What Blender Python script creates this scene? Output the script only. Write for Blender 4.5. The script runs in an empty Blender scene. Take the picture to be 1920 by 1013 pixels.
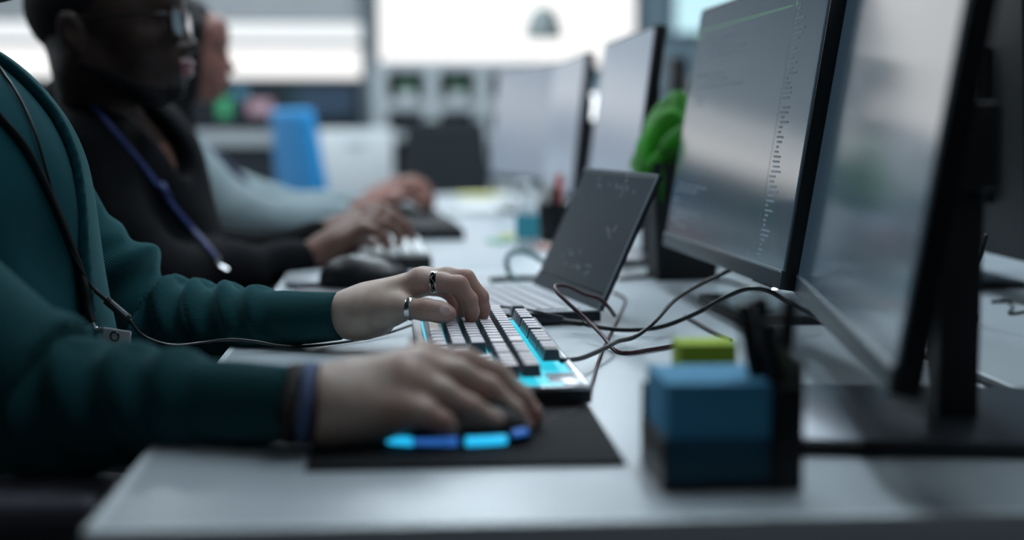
import bpy, bmesh, math, random
import numpy as np
from mathutils import Vector, Matrix, Euler
random.seed(7)
SC = bpy.context.scene
COL = SC.collection
R = math.radians

# ------------------------------------------------------------------ camera
CAMZ = 0.985
F_PX = 50.0 / 36.0 * 1920
PITCH, YAW = R(5.70), R(4.35)
cd = bpy.data.cameras.new('camera')
cd.lens = 50; cd.sensor_width = 36; cd.clip_start = 0.02; cd.clip_end = 100
cam = bpy.data.objects.new('camera', cd); COL.objects.link(cam)
cam.location = (0, 0, CAMZ)
cam.rotation_euler = (math.pi / 2 - PITCH, 0, -YAW)
cd.dof.use_dof = True
cd.dof.focus_distance = 1.545
cd.dof.aperture_fstop = 1.75
SC.camera = cam

# ------------------------------------------------------------------ world / exposure
SC.view_settings.view_transform = 'Standard'
SC.view_settings.look = 'None'
SC.view_settings.gamma = 1.0
SC.view_settings.use_curve_mapping = False
SC.view_settings.exposure = 0.0
w = bpy.data.worlds.new('world'); SC.world = w; w.use_nodes = True
w.node_tree.nodes['Background'].inputs[0].default_value = (0.55, 0.75, 0.95, 1)
w.node_tree.nodes['Background'].inputs[1].default_value = 0.12
SC.cycles.max_bounces = 8
SC.cycles.use_denoising = True
SC.cycles.sample_clamp_indirect = 6.0

WINDOW_EMIT = 1.2
STRIP_EMIT = 1.0
CEIL_EMIT = 28.0

# ------------------------------------------------------------------ pixel -> place helpers (surveying the photograph)
_sy, _cy = math.sin(YAW), math.cos(YAW); _sp, _cp = math.sin(PITCH), math.cos(PITCH)
FWD = np.array([_sy * _cp, _cy * _cp, -_sp]); RGT = np.array([_cy, -_sy, 0.0]); UP = np.cross(RGT, FWD)
def ray(px, py):
    d = FWD * F_PX + RGT * (px - 960) - UP * (py - 506.5)
    return d / np.linalg.norm(d)
def P(px, py, Y=None, z=None, x=None):
    d = ray(px, py)
    if Y is not None: t = Y / d[1]
    elif z is not None: t = (z - CAMZ) / d[2]
    else: t = x / d[0]
    return np.array([d[0] * t, d[1] * t, CAMZ + d[2] * t])

# ------------------------------------------------------------------ materials
def mat(name, color, rough=0.5, metal=0.0, emit=None, estr=0.0, trans=0.0, coat=0.0, sheen=0.0, noise=0.0, nscale=40.0,
        bump=0.0, bscale=200.0, alpha=1.0, spec=0.5, sss=0.0, ior=1.45):
    m = bpy.data.materials.new(name); m.use_nodes = True
    nt = m.node_tree; b = nt.nodes['Principled BSDF']
    b.inputs['Base Color'].default_value = (*color, 1); b.inputs['Roughness'].default_value = rough
    b.inputs['Metallic'].default_value = metal; b.inputs['IOR'].default_value = ior
    b.inputs['Transmission Weight'].default_value = trans; b.inputs['Coat Weight'].default_value = coat
    b.inputs['Sheen Weight'].default_value = sheen; b.inputs['Alpha'].default_value = alpha
    b.inputs['Specular IOR Level'].default_value = spec
    if sheen: b.inputs['Sheen Roughness'].default_value = 0.4
    if sss:
        b.inputs['Subsurface Weight'].default_value = sss
        b.inputs['Subsurface Radius'].default_value = (0.012, 0.004, 0.002); b.inputs['Subsurface Scale'].default_value = 0.6
    if emit: b.inputs['Emission Color'].default_value = (*emit, 1); b.inputs['Emission Strength'].default_value = estr
    tc = nt.nodes.new('ShaderNodeTexCoord')
    if noise:
        n = nt.nodes.new('ShaderNodeTexNoise'); n.inputs['Scale'].default_value = nscale; n.inputs['Detail'].default_value = 5
        nt.links.new(tc.outputs['Object'], n.inputs['Vector'])
        r = nt.nodes.new('ShaderNodeValToRGB')
        r.color_ramp.elements[0].position = 0.3; r.color_ramp.elements[1].position = 0.7
        r.color_ramp.elements[0].color = (*[c * (1 - noise) for c in color], 1)
        r.color_ramp.elements[1].color = (*[min(1, c * (1 + noise)) for c in color], 1)
        nt.links.new(n.outputs['Fac'], r.inputs['Fac']); nt.links.new(r.outputs['Color'], b.inputs['Base Color'])
    if bump:
        n = nt.nodes.new('ShaderNodeTexNoise'); n.inputs['Scale'].default_value = bscale; n.inputs['Detail'].default_value = 3
        nt.links.new(tc.outputs['Object'], n.inputs['Vector'])
        bp = nt.nodes.new('ShaderNodeBump'); bp.inputs['Strength'].default_value = bump; bp.inputs['Distance'].default_value = 0.002
        nt.links.new(n.outputs['Fac'], bp.inputs['Height']); nt.links.new(bp.outputs['Normal'], b.inputs['Normal'])
    return m

def rib_mat(name, color, dark, freq):
    """ribbed knit: rows of stitches follow the 'rib' attribute around the limb"""
    m = mat(name, color, rough=0.9, sheen=0.35, spec=0.15)
    nt = m.node_tree; b = nt.nodes['Principled BSDF']
    at = nt.nodes.new('ShaderNodeAttribute'); at.attribute_name = 'rib'
    mu = nt.nodes.new('ShaderNodeMath'); mu.operation = 'MULTIPLY'; mu.inputs[1].default_value = freq
    si = nt.nodes.new('ShaderNodeMath'); si.operation = 'SINE'
    nt.links.new(at.outputs['Fac'], mu.inputs[0]); nt.links.new(mu.outputs[0], si.inputs[0])
    mr = nt.nodes.new('ShaderNodeMapRange'); mr.inputs[1].default_value = -1; mr.inputs[2].default_value = 0.6
    nt.links.new(si.outputs[0], mr.inputs[0])
    mx = nt.nodes.new('ShaderNodeMix'); mx.data_type = 'RGBA'
    mx.inputs[6].default_value = (*dark, 1); mx.inputs[7].default_value = (*color, 1)  # shade between the ribs is mixed into the base colour
    nt.links.new(mr.outputs[0], mx.inputs[0]); nt.links.new(mx.outputs[2], b.inputs['Base Color'])
    bp = nt.nodes.new('ShaderNodeBump'); bp.inputs['Strength'].default_value = 0.9; bp.inputs['Distance'].default_value = 0.0012
    nt.links.new(mr.outputs[0], bp.inputs['Height']); nt.links.new(bp.outputs['Normal'], b.inputs['Normal'])
    b.inputs['Sheen Tint'].default_value = (0.4, 0.9, 0.95, 1)
    return m

def skin_mat(name, c1, c2, rough=0.5, sss=0.12, flush=None):
    m = mat(name, c1, rough=rough, sss=sss, spec=0.35)
    nt = m.node_tree; b = nt.nodes['Principled BSDF']; tc = nt.nodes['Texture Coordinate']
    n = nt.nodes.new('ShaderNodeTexNoise'); n.inputs['Scale'].default_value = 38; n.inputs['Detail'].default_value = 4
    n2 = nt.nodes.new('ShaderNodeTexNoise'); n2.inputs['Scale'].default_value = 900; n2.inputs['Detail'].default_value = 3
    nt.links.new(tc.outputs['Object'], n.inputs['Vector']); nt.links.new(tc.outputs['Object'], n2.inputs['Vector'])
    r = nt.nodes.new('ShaderNodeValToRGB'); r.color_ramp.elements[0].position = 0.35; r.color_ramp.elements[1].position = 0.68
    r.color_ramp.elements[0].color = (*c1, 1); r.color_ramp.elements[1].color = (*c2, 1)
    nt.links.new(n.outputs['Fac'], r.inputs['Fac'])
    at = nt.nodes.new('ShaderNodeAttribute'); at.attribute_name = 'rib'      # flush of knuckles and fingertips
    mx = nt.nodes.new('ShaderNodeMix'); mx.data_type = 'RGBA'; mx.inputs[7].default_value = (*(flush or c1), 1)
    nt.links.new(at.outputs['Fac'], mx.inputs[0]); nt.links.new(r.outputs['Color'], mx.inputs[6]); nt.links.new(mx.outputs[2], b.inputs['Base Color'])
    bp = nt.nodes.new('ShaderNodeBump'); bp.inputs['Strength'].default_value = 0.35; bp.inputs['Distance'].default_value = 0.0006
    nt.links.new(n2.outputs['Fac'], bp.inputs['Height']); nt.links.new(bp.outputs['Normal'], b.inputs['Normal'])
    return m

M = {
 'desk': mat('desk_white_laminate', (0.41, 0.465, 0.505), rough=0.33, noise=0.03, nscale=8, bump=0.03, bscale=900),
 'desk_edge': mat('desk_edge_band', (0.62, 0.68, 0.71), rough=0.4),
 'metal_leg': mat('grey_desk_frame', (0.30, 0.32, 0.34), rough=0.45, metal=0.6),
 'wall': mat('wall_paint', (0.80, 0.81, 0.83), rough=0.85, noise=0.03, nscale=3),
 'wall_blue': mat('blue_grey_wall_paint', (0.36, 0.50, 0.58), rough=0.7, noise=0.15, nscale=1.2),
 'wall_dark': mat('dark_wall_panel', (0.018, 0.026, 0.035), rough=0.6),
 'floor': mat('dark_carpet', (0.035, 0.04, 0.045), rough=0.95, noise=0.2, nscale=30, bump=0.3, bscale=400),
 'ceil': mat('ceiling_tile', (0.10, 0.11, 0.12), rough=0.9),
 'window': mat('bright_window_pane', (0.1, 0.1, 0.1), rough=0.4, emit=(0.97, 0.955, 0.94), estr=WINDOW_EMIT),
 'strip': mat('frosted_strip_pane', (0.1, 0.1, 0.1), rough=0.4, emit=(0.93, 0.98, 1.0), estr=STRIP_EMIT),
 'lamp_dim': mat('dimmed_lamp_diffuser', (0.9, 0.9, 0.9), rough=0.4, emit=(0.82, 0.92, 1.0), estr=5.0),  # diffuser of the added fill lamp
 'lamp': mat('lamp_diffuser', (0.9, 0.9, 0.9), rough=0.4, emit=(0.80, 0.92, 1.0), estr=CEIL_EMIT),
 'frame': mat('window_frame_grey', (0.20, 0.25, 0.29), rough=0.5),
 'black': mat('black_plastic', (0.006, 0.007, 0.009), rough=0.42),
 'blackm': mat('matte_black_plastic', (0.010, 0.012, 0.015), rough=0.6),
 'screen': mat('dark_lcd_screen', (0.008, 0.012, 0.018), rough=0.13, spec=1.0, ior=2.5, emit=(0.20, 0.38, 0.55), estr=0.08),  # blue emission also paints in the bluish tint of reflected windows
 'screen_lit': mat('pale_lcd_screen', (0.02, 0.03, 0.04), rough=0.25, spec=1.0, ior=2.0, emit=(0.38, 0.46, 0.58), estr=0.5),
 'laptop_scr': mat('laptop_lcd_screen', (0.008, 0.012, 0.016), rough=0.22, spec=0.35, emit=(0.10, 0.16, 0.22), estr=0.12),
 'text': mat('screen_text', (0.1, 0.12, 0.15), rough=0.5, emit=(0.40, 0.55, 0.72), estr=0.15),
 'text_faint': mat('screen_text_faint', (0.1, 0.12, 0.15), rough=0.5, emit=(0.45, 0.55, 0.66), estr=0.06),
 'text_green': mat('screen_text_green', (0.05, 0.1, 0.05), rough=0.5, emit=(0.25, 0.75, 0.35), estr=0.35),
 'chin': mat('monitor_chin_grey', (0.055, 0.075, 0.09), rough=0.35, metal=0.3),
 'chin_edge': mat('monitor_chin_light_edge', (0.35, 0.40, 0.44), rough=0.25, metal=0.7),
 'base_metal': mat('stand_base_grey_metal', (0.16, 0.18, 0.21), rough=0.28, metal=0.7),
 'alu': mat('laptop_grey_aluminium', (0.33, 0.36, 0.39), rough=0.35, metal=0.7),
 'alu_dark': mat('laptop_dark_edge', (0.03, 0.035, 0.04), rough=0.35, metal=0.5),
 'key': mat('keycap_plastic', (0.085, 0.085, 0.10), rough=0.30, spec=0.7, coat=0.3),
 'key_pale': mat('keycap_pale_plastic', (0.72, 0.68, 0.73), rough=0.3, coat=0.3),  # bright reflection on black key tops, put into the colour
 'key_lap': mat('laptop_key_plastic', (0.42, 0.43, 0.47), rough=0.45),
 'kb_case': mat('keyboard_silver_case', (0.42, 0.44, 0.48), rough=0.25, metal=0.6),
 'led': mat('cyan_keyboard_backlight', (0.05, 0.3, 0.35), rough=0.5, emit=(0.03, 0.62, 0.80), estr=0.8),
 'led_mouse': mat('cyan_mouse_light', (0.05, 0.3, 0.4), rough=0.4, emit=(0.02, 0.50, 0.90), estr=1.15),
 'led_mouse_blue': mat('blue_mouse_light', (0.05, 0.1, 0.4), rough=0.4, emit=(0.04, 0.20, 0.70), estr=0.6),
 'mat': mat('dark_mouse_mat_cloth', (0.010, 0.011, 0.013), spec=0.2, rough=0.8, bump=0.3, bscale=1500),
 'cable': mat('black_cable_rubber', (0.006, 0.008, 0.009), rough=0.38),
 'cable_red': mat('dark_red_cable', (0.035, 0.004, 0.009), rough=0.4),
 'cable_teal': mat('grey_green_cable', (0.13, 0.24, 0.24), rough=0.5),
 'silver': mat('polished_silver', (0.75, 0.76, 0.78), rough=0.22, metal=1.0),
 'steel_dark': mat('black_steel', (0.04, 0.035, 0.04), rough=0.2, metal=1.0),
 'note_blue': mat('blue_note_paper', (0.05, 0.25, 0.43), rough=0.8),
 'note_yellow': mat('yellow_green_note_paper', (0.36, 0.50, 0.035), rough=0.8),
 'smoke': mat('smoked_clear_plastic', (0.02, 0.03, 0.035), rough=0.15, alpha=0.28),
 'shirt': mat('teal_shirt_cotton', (0.006, 0.058, 0.072), rough=0.9, sheen=0.06, bump=0.15, bscale=1200, spec=0.12),
 'rib': rib_mat('teal_rib_knit', (0.006, 0.080, 0.094), (0.001, 0.020, 0.026), 88.0),
 'pants': mat('dark_trousers', (0.008, 0.010, 0.014), rough=0.9),
 'jacket': mat('black_jacket_cloth', (0.0035, 0.004, 0.0055), rough=0.85, spec=0.12, bump=0.2, bscale=600),
 'sweater': mat('pale_grey_sweater_knit', (0.26, 0.33, 0.35), rough=0.95, sheen=0.2, bump=0.4, bscale=500),
 'navy': mat('navy_vest_cloth', (0.012, 0.02, 0.05), rough=0.85),
 'skin1': skin_mat('light_skin', (0.43, 0.31, 0.255), (0.52, 0.41, 0.35), flush=(0.44, 0.20, 0.17)),
 'nail': mat('fingernail', (0.58, 0.42, 0.40), rough=0.25, coat=0.6),
 'skin2': skin_mat('deep_brown_skin', (0.022, 0.013, 0.011), (0.040, 0.022, 0.018), rough=0.42, sss=0.05),  # face skin, with its backlit shade put into the colour
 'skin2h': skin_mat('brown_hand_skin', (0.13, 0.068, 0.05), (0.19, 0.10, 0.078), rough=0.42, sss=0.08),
 'lip2': mat('lip_pink', (0.19, 0.075, 0.085), rough=0.35, coat=0.2),
 'skin3': skin_mat('tan_skin', (0.21, 0.095, 0.075), (0.28, 0.13, 0.105)),
 'eye': mat('eye_white', (0.35, 0.34, 0.33), rough=0.15),
 'hair': mat('black_hair', (0.005, 0.005, 0.007), spec=0.2, rough=0.6, bump=0.5, bscale=350),
 'hair_brown': mat('dark_brown_hair', (0.02, 0.012, 0.009), rough=0.6, bump=0.5, bscale=350),
 'blue_strap': mat('royal_blue_ribbon', (0.012, 0.028, 0.13), rough=0.6),
 'glass': mat('clear_glass', (0.9, 0.95, 0.97), rough=0.03, trans=1.0, ior=1.45),
 'lens': mat('spectacle_lens', (0.75, 0.85, 0.9), rough=0.05, trans=0.75, spec=1.0, coat=1.0),
 'bead_brown': mat('brown_wood_beads', (0.035, 0.018, 0.014), rough=0.5),
 'bead_black': mat('black_beads', (0.008, 0.007, 0.010), rough=0.3),
 'thread_blue': mat('blue_braided_thread', (0.07, 0.11, 0.22), rough=0.8, bump=0.6, bscale=700),
 'thread_red': mat('dark_red_thread', (0.05, 0.012, 0.014), rough=0.8),
 'chair_black': mat('black_chair_mesh', (0.012, 0.018, 0.022), rough=0.8),
 'chair_blue': mat('bright_blue_chair_fabric', (0.012, 0.32, 0.74), rough=0.6, sheen=0.4),
 'arm_grey': mat('grey_armrest_plastic', (0.09, 0.09, 0.11), rough=0.45),
 'white': mat('white_lacquer', (0.78, 0.81, 0.82), rough=0.5),
 'offwhite': mat('pale_shelf_board', (0.50, 0.54, 0.56), rough=0.6),
 'leaf': mat('bright_green_leaf', (0.04, 0.30, 0.02), rough=0.45, noise=0.3, nscale=14, sss=0.05),
 'leaf_pale': mat('soft_green_leaf', (0.30, 0.62, 0.38), rough=0.6),
 'pot': mat('matte_black_planter', (0.010, 0.013, 0.016), rough=0.7),
 'paper': mat('white_paper', (0.75, 0.76, 0.74), rough=0.9),
 'paper_y': mat('pale_yellow_note', (0.70, 0.68, 0.30), rough=0.9),
 'paper_g': mat('pale_green_note', (0.35, 0.62, 0.45), rough=0.9),
 'red': mat('coral_red_plastic', (0.62, 0.12, 0.09), rough=0.5),
 'pink': mat('pale_pink_rubber', (0.75, 0.42, 0.34), rough=0.6),
 'label_teal': mat('teal_bottle_label', (0.05, 0.33, 0.42), rough=0.6),
 'bottle': mat('frosted_white_bottle', (0.72, 0.80, 0.82), rough=0.35, trans=0.2),
 'shade': mat('grey_green_lamp_shade', (0.26, 0.30, 0.29), rough=0.5),
 'shade_in': mat('dark_lamp_shade_inside', (0.05, 0.06, 0.07), rough=0.6),
 'badge': mat('clear_badge_sleeve', (0.80, 0.82, 0.85), rough=0.2, trans=0.1, coat=0.5),
 'mesh_cup': mat('black_wire_mesh', (0.008, 0.010, 0.012), rough=0.4, metal=0.3),
}

# ------------------------------------------------------------------ object helpers
def tag(o, label=None, cat=None, group=None, kind=None):
    if label: o['label'] = label
    if cat: o['category'] = cat
    if group: o['group'] = group
    if kind: o['kind'] = kind
    return o
def thing(name, label, cat, loc=(0, 0, 0), rz=0, group=None):
    o = bpy.data.objects.new(name, None); COL.objects.link(o)
    o.location = loc; o.rotation_euler = (0, 0, rz); o.empty_display_size = 0.05
    return tag(o, label, cat, group)
def obj(name, verts, faces, m, parent=None, smooth=False):
    me = bpy.data.meshes.new(name)
    me.from_pydata([tuple(map(float, v)) for v in verts], [], [tuple(map(int, f)) for f in faces])
    me.materials.append(m)
    if smooth: me.polygons.foreach_set('use_smooth', [True] * len(me.polygons))
    me.update()
    o = bpy.data.objects.new(name, me); COL.objects.link(o)
    if parent: o.parent = parent
    return o
class MB:
    """collects shapes for ONE mesh"""
    def __init__(s): s.bm = bmesh.new()
    def box(s, c, size, rot=(0, 0, 0), bev=0.0, seg=2):
        r = bmesh.ops.create_cube(s.bm, size=1.0); vs = r['verts']
        bmesh.ops.scale(s.bm, vec=size, verts=vs)
        if bev:
            es = list({e for v in vs for e in v.link_edges})
            b = bmesh.ops.bevel(s.bm, geom=es, offset=bev, segments=seg, affect='EDGES', profile=0.6)
            vs = list({v for f in b['faces'] for v in f.verts} | {v for v in vs if v.is_valid})
        bmesh.ops.transform(s.bm, matrix=Matrix.Translation(c) @ Euler(rot).to_matrix().to_4x4(), verts=vs)
        return s
    def prism(s, pts, z0, z1, bev=0.0):
        n = len(pts)
        lo = [s.bm.verts.new((p[0], p[1], z0)) for p in pts]; hi = [s.bm.verts.new((p[0], p[1], z1)) for p in pts]
        s.bm.faces.new(lo[::-1]); s.bm.faces.new(hi)
        for i in range(n): s.bm.faces.new((lo[i], lo[(i + 1) % n], hi[(i + 1) % n], hi[i]))
        return s
    def lathe(s, prof, c=(0, 0, 0), n=32, rot=(0, 0, 0)):
        mt = Matrix.Translation(c) @ Euler(rot).to_matrix().to_4x4()
        rows = []
        for r, z in prof:
            rows.append([s.bm.verts.new(mt @ Vector((max(r, 1e-5) * math.cos(2 * math.pi * i / n), max(r, 1e-5) * math.sin(2 * math.pi * i / n), z))) for i in range(n)])
        for a, b in zip(rows, rows[1:]):
            for i in range(n): s.bm.faces.new((a[i], a[(i + 1) % n], b[(i + 1) % n], b[i]))
        s.bm.faces.new(rows[0][::-1]); s.bm.faces.new(rows[-1])
        return s
    def tube(s, pts, r, n=10, spline=True, flat=1.0, closed=False):
        P_ = [Vector(tuple(map(float, p))) for p in pts]
        if spline and len(P_) > 2:
            out = []; N = len(P_)
            rng = range(N) if closed else range(N - 1)
            for i in rng:
                g = (lambda k: P_[k % N]) if closed else (lambda k: P_[min(max(k, 0), N - 1)])
                p0, p1, p2, p3 = g(i - 1), g(i), g(i + 1), g(i + 2)
                for k in range(8):
                    t = k / 8
                    out.append(0.5 * ((2 * p1) + (p2 - p0) * t + (2 * p0 - 5 * p1 + 4 * p2 - p3) * t * t + (3 * p1 - p0 - 3 * p2 + p3) * t ** 3))
            if not closed: out.append(P_[-1])
            P_ = out
        rows = []; up = Vector((0, 0, 1)); N = len(P_)
        for i, p in enumerate(P_):
            if closed: d = P_[(i + 1) % N] - P_[i - 1]
            else: d = P_[min(i + 1, N - 1)] - P_[max(i - 1, 0)]
            d = d.normalized() if d.length > 1e-9 else Vector((1, 0, 0))
            if i == 0:
                a = d.cross(up); a = a.normalized() if a.length > 1e-3 else Vector((1, 0, 0))
            else:
                a = (a - d * a.dot(d)); a = a.normalized() if a.length > 1e-6 else d.orthogonal().normalized()
            b = d.cross(a); rr = r[min(int(i * len(r) / N), len(r) - 1)] if isinstance(r, (list, tuple)) else r
            rows.append([s.bm.verts.new(p + a * rr * math.cos(2 * math.pi * k / n) + b * rr * flat * math.sin(2 * math.pi * k / n)) for k in range(n)])
        prs = list(zip(rows, rows[1:])) + ([(rows[-1], rows[0])] if closed else [])
        for A, B in prs:
            for k in range(n): s.bm.faces.new((A[k], A[(k + 1) % n], B[(k + 1) % n], B[k]))
        if not closed: s.bm.faces.new(rows[0][::-1]); s.bm.faces.new(rows[-1])
        return s
    def quad(s, pts):
        s.bm.faces.new([s.bm.verts.new(tuple(map(float, p))) for p in pts]); return s
    def build(s, name, m, parent=None, smooth=None):
        bmesh.ops.recalc_face_normals(s.bm, faces=s.bm.faces)
        me = bpy.data.meshes.new(name); s.bm.to_mesh(me); s.bm.free(); me.materials.append(m)
        if smooth is None or smooth is True:
            me.polygons.foreach_set('use_smooth', [True] * len(me.polygons))
            if smooth is None:
                try: me.set_sharp_from_angle(angle=R(38))
                except Exception: pass
        o = bpy.data.objects.new(name, me); COL.objects.link(o)
        if parent: o.parent = parent
        return o
KIDS = lambda o: [c for c in bpy.data.objects if c.parent == o]
def rebase(root, loc):
    """parts were built in room coordinates with the root at the origin: move the root to its base"""
    loc = Vector(tuple(map(float, loc))); root.location = loc
    def sh(o):
        if o.data is not None:
            if not o.data.get('_sh'): o.data.transform(Matrix.Translation(-loc)); o.data['_sh'] = 1
        for c in KIDS(o): sh(c)
    for c in KIDS(root): sh(c)
    return root
def copy_tree(o, parent=None):
    c = o.copy(); COL.objects.link(c); c.parent = parent
    for ch in KIDS(o):
        if ch is not c: copy_tree(ch, c)
    return c
def struct(o): o['kind'] = 'structure'; return o

# ------------------------------------------------------------------ organic surfaces: smooth distance fields meshed by surface nets
def sdf(prims):
    def f(X, Y, Z):
        D = None
        for p in prims:
            k = p.get('k', 0.01); t = p['t']
            if t == 'c':
                a = np.asarray(p['a'], np.float32); b = np.asarray(p['b'], np.float32); ab = b - a; L = float(ab @ ab) + 1e-12
                x, y, z = X - a[0], Y - a[1], Z - a[2]
                h = np.clip((x * ab[0] + y * ab[1] + z * ab[2]) / L, 0, 1)
                d = np.sqrt((x - ab[0] * h) ** 2 + (y - ab[1] * h) ** 2 + (z - ab[2] * h) ** 2) - (p['ra'] + (p['rb'] - p['ra']) * h)
            elif t == 'e':
                c = p['c']; x, y, z = X - c[0], Y - c[1], Z - c[2]
                if p.get('R') is not None:
                    Rm = p['R']; x, y, z = (Rm[0][0] * x + Rm[1][0] * y + Rm[2][0] * z, Rm[0][1] * x + Rm[1][1] * y + Rm[2][1] * z, Rm[0][2] * x + Rm[1][2] * y + Rm[2][2] * z)
                r = p['r']; k0 = np.sqrt((x / r[0]) ** 2 + (y / r[1]) ** 2 + (z / r[2]) ** 2) + 1e-9
                k1 = np.sqrt((x / r[0] ** 2) ** 2 + (y / r[1] ** 2) ** 2 + (z / r[2] ** 2) ** 2) + 1e-9
                d = k0 * (k0 - 1) / k1
            else: d = p['f'](X, Y, Z)
            if D is None: D = d; continue
            op = p.get('op', 'u')
            if op == 'u':
                h = np.maximum(k - np.abs(D - d), 0) / k; D = np.minimum(D, d) - h * h * k / 4
            elif op == 's':
                h = np.maximum(k - np.abs(D + d), 0) / k; D = np.maximum(D, -d) + h * h * k / 4
            elif op == 'i':
                h = np.maximum(k - np.abs(D - d), 0) / k; D = np.maximum(D, d) + h * h * k / 4
        return D
    return f
def C(a, b, ra, rb=None, k=0.01, op='u'): return dict(t='c', a=a, b=b, ra=ra, rb=ra if rb is None else rb, k=k, op=op)
def E(c, r, k=0.01, op='u', Rm=None): return dict(t='e', c=c, r=r if hasattr(r, '__len__') else (r, r, r), k=k, op=op, R=Rm)
def Fn(f, k=0.01, op='u'): return dict(t='f', f=f, k=k, op=op)
def chain(pts, rs, k=0.006, k0=None):
    return [C(pts[i], pts[i + 1], rs[i], rs[i + 1], k if (i or k0 is None) else k0) for i in range(len(pts) - 1)]
def nets(f, lo, hi, h):
    n = [int(math.ceil((hi[i] - lo[i]) / h)) + 1 for i in range(3)]
    ax = [np.float32(lo[i]) + np.arange(n[i], dtype=np.float32) * np.float32(h) for i in range(3)]
    X, Y, Z = np.meshgrid(*ax, indexing='ij', copy=False)
    V = f(X, Y, Z).astype(np.float32)
    S = V < 0
    cs = [S[i:n[0] - 1 + i, j:n[1] - 1 + j, k:n[2] - 1 + k] for i in (0, 1) for j in (0, 1) for k in (0, 1)]
    cnt = sum(c.astype(np.int8) for c in cs); act = (cnt > 0) & (cnt < 8)
    idx = np.argwhere(act); N = len(idx)
    pos = np.zeros((N, 3)); num = np.zeros(N)
    corner = [(i, j, k) for i in (0, 1) for j in (0, 1) for k in (0, 1)]
    for a in range(8):
        for ax_ in range(3):
            if corner[a][ax_]: continue
            b = list(corner[a]); b[ax_] = 1
            ia = idx + np.array(corner[a]); ib = idx + np.array(b)
            va = V[ia[:, 0], ia[:, 1], ia[:, 2]]; vb = V[ib[:, 0], ib[:, 1], ib[:, 2]]
            m = (va < 0) != (vb < 0)
            t = va[m] / (va[m] - vb[m])
            pos[m] += ia[m] + (ib[m] - ia[m]) * t[:, None]; num[m] += 1
    pos /= num[:, None]
    verts = pos * h + np.array(lo)
    ID = -np.ones(act.shape, np.int64); ID[act] = np.arange(N)
    faces = []
    for ax_ in range(3):
        o1, o2 = [(1, 2), (2, 0), (0, 1)][ax_]
        sl = [slice(1, -1)] * 3; sl[ax_] = slice(0, -1)
        sh = [slice(1, -1)] * 3; sh[ax_] = slice(1, None)
        A = S[tuple(sl)]; B = S[tuple(sh)]
        e = np.argwhere(A != B)
        if not len(e): continue
        base = e + 1; base[:, ax_] -= 1
        flip = B[e[:, 0], e[:, 1], e[:, 2]]
        def cell(d1, d2):
            c = base.copy(); c[:, o1] += d1; c[:, o2] += d2
            return ID[c[:, 0], c[:, 1], c[:, 2]]
        q = np.stack([cell(-1, -1), cell(0, -1), cell(0, 0), cell(-1, 0)], 1)
        q[flip] = q[flip][:, ::-1]
        faces.append(q[(q >= 0).all(1)])
    return verts, (np.concatenate(faces) if faces else np.zeros((0, 4), int))
def blob(name, parts, mats, parent=None, region=None, attr=None):
    """parts: list of (prims, lo, hi, h) - meshed and held in ONE mesh"""
    VV, FF, off = [], [], 0
    for prims, lo, hi, h in parts:
        v, fc = nets(sdf(prims), lo, hi, h)
        VV.append(v); FF.append(fc + off); off += len(v)
    V = np.concatenate(VV); Fc = np.concatenate(FF)
    me = bpy.data.meshes.new(name)
    me.vertices.add(len(V)); me.vertices.foreach_set('co', V.astype(np.float32).ravel())
    me.loops.add(Fc.size); me.loops.foreach_set('vertex_index', Fc.ravel().astype(np.int32))
    me.polygons.add(len(Fc)); me.polygons.foreach_set('loop_start', np.arange(0, Fc.size, 4, dtype=np.int32))
    me.polygons.foreach_set('loop_total', np.full(len(Fc), 4, dtype=np.int32))
    me.update(calc_edges=True); me.validate()
    for m in mats: me.materials.append(m)
    me.polygons.foreach_set('use_smooth', [True] * len(me.polygons))
    if region:
        cen = V[Fc].mean(1); mi = region(cen).astype(np.int32)
        if len(me.polygons) == len(mi): me.polygons.foreach_set('material_index', mi)
    if attr:
        a = me.attributes.new('rib', 'FLOAT', 'POINT'); a.data.foreach_set('value', attr(V).astype(np.float32))
    me.update()
    o = bpy.data.objects.new(name, me); COL.objects.link(o)
    if parent: o.parent = parent
    return o
def bounds(prims, pad=0.01):
    lo = np.full(3, 1e9); hi = np.full(3, -1e9)
    for p in prims:
        if p.get('op', 'u') != 'u' or p['t'] == 'f': continue
        if p['t'] == 'c':
            for q, r in ((p['a'], p['ra']), (p['b'], p['rb'])): lo = np.minimum(lo, np.array(q) - r); hi = np.maximum(hi, np.array(q) + r)
        else:
            r = max(p['r']) if p.get('R') is not None else np.array(p['r']); lo = np.minimum(lo, np.array(p['c']) - r); hi = np.maximum(hi, np.array(p['c']) + r)
    return lo - pad, hi + pad
def part(prims, h, pad=0.01): lo, hi = bounds(prims, pad); return (prims, lo, hi, h)
def hit(px, py, f, t0=0.8, t1=4.0, out=0.0):
    d = ray(px, py); o = np.array([0, 0, CAMZ]); t = t0
    for _ in range(300):
        p = o + d * t; v = float(f(np.array([p[0]]), np.array([p[1]]), np.array([p[2]]))[0])
        if v < 0.0006 + out: return p
        t += max(v * 0.6, 0.0008)
        if t > t1: break
    return None

# ================================================================== THE ROOM
DZ = 0.74
BW = 9.2
struct(MB().box((0, 4, -0.05), (9, 12.4, 0.1)).build('floor', M['floor']))
struct(MB().box((0, 4, 2.95), (9, 12.4, 0.1)).build('ceiling', M['ceil']))
struct(MB().box((-4.55, 4, 1.45), (0.1, 12.4, 2.9)).build('wall_left', M['wall']))
struct(MB().box((4.55, 4, 1.45), (0.1, 12.4, 2.9)).build('wall_right', M['wall_blue']))
struct(MB().box((0, -2.25, 1.45), (9, 0.1, 2.9)).build('wall_near', M['wall_dark']))
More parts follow.
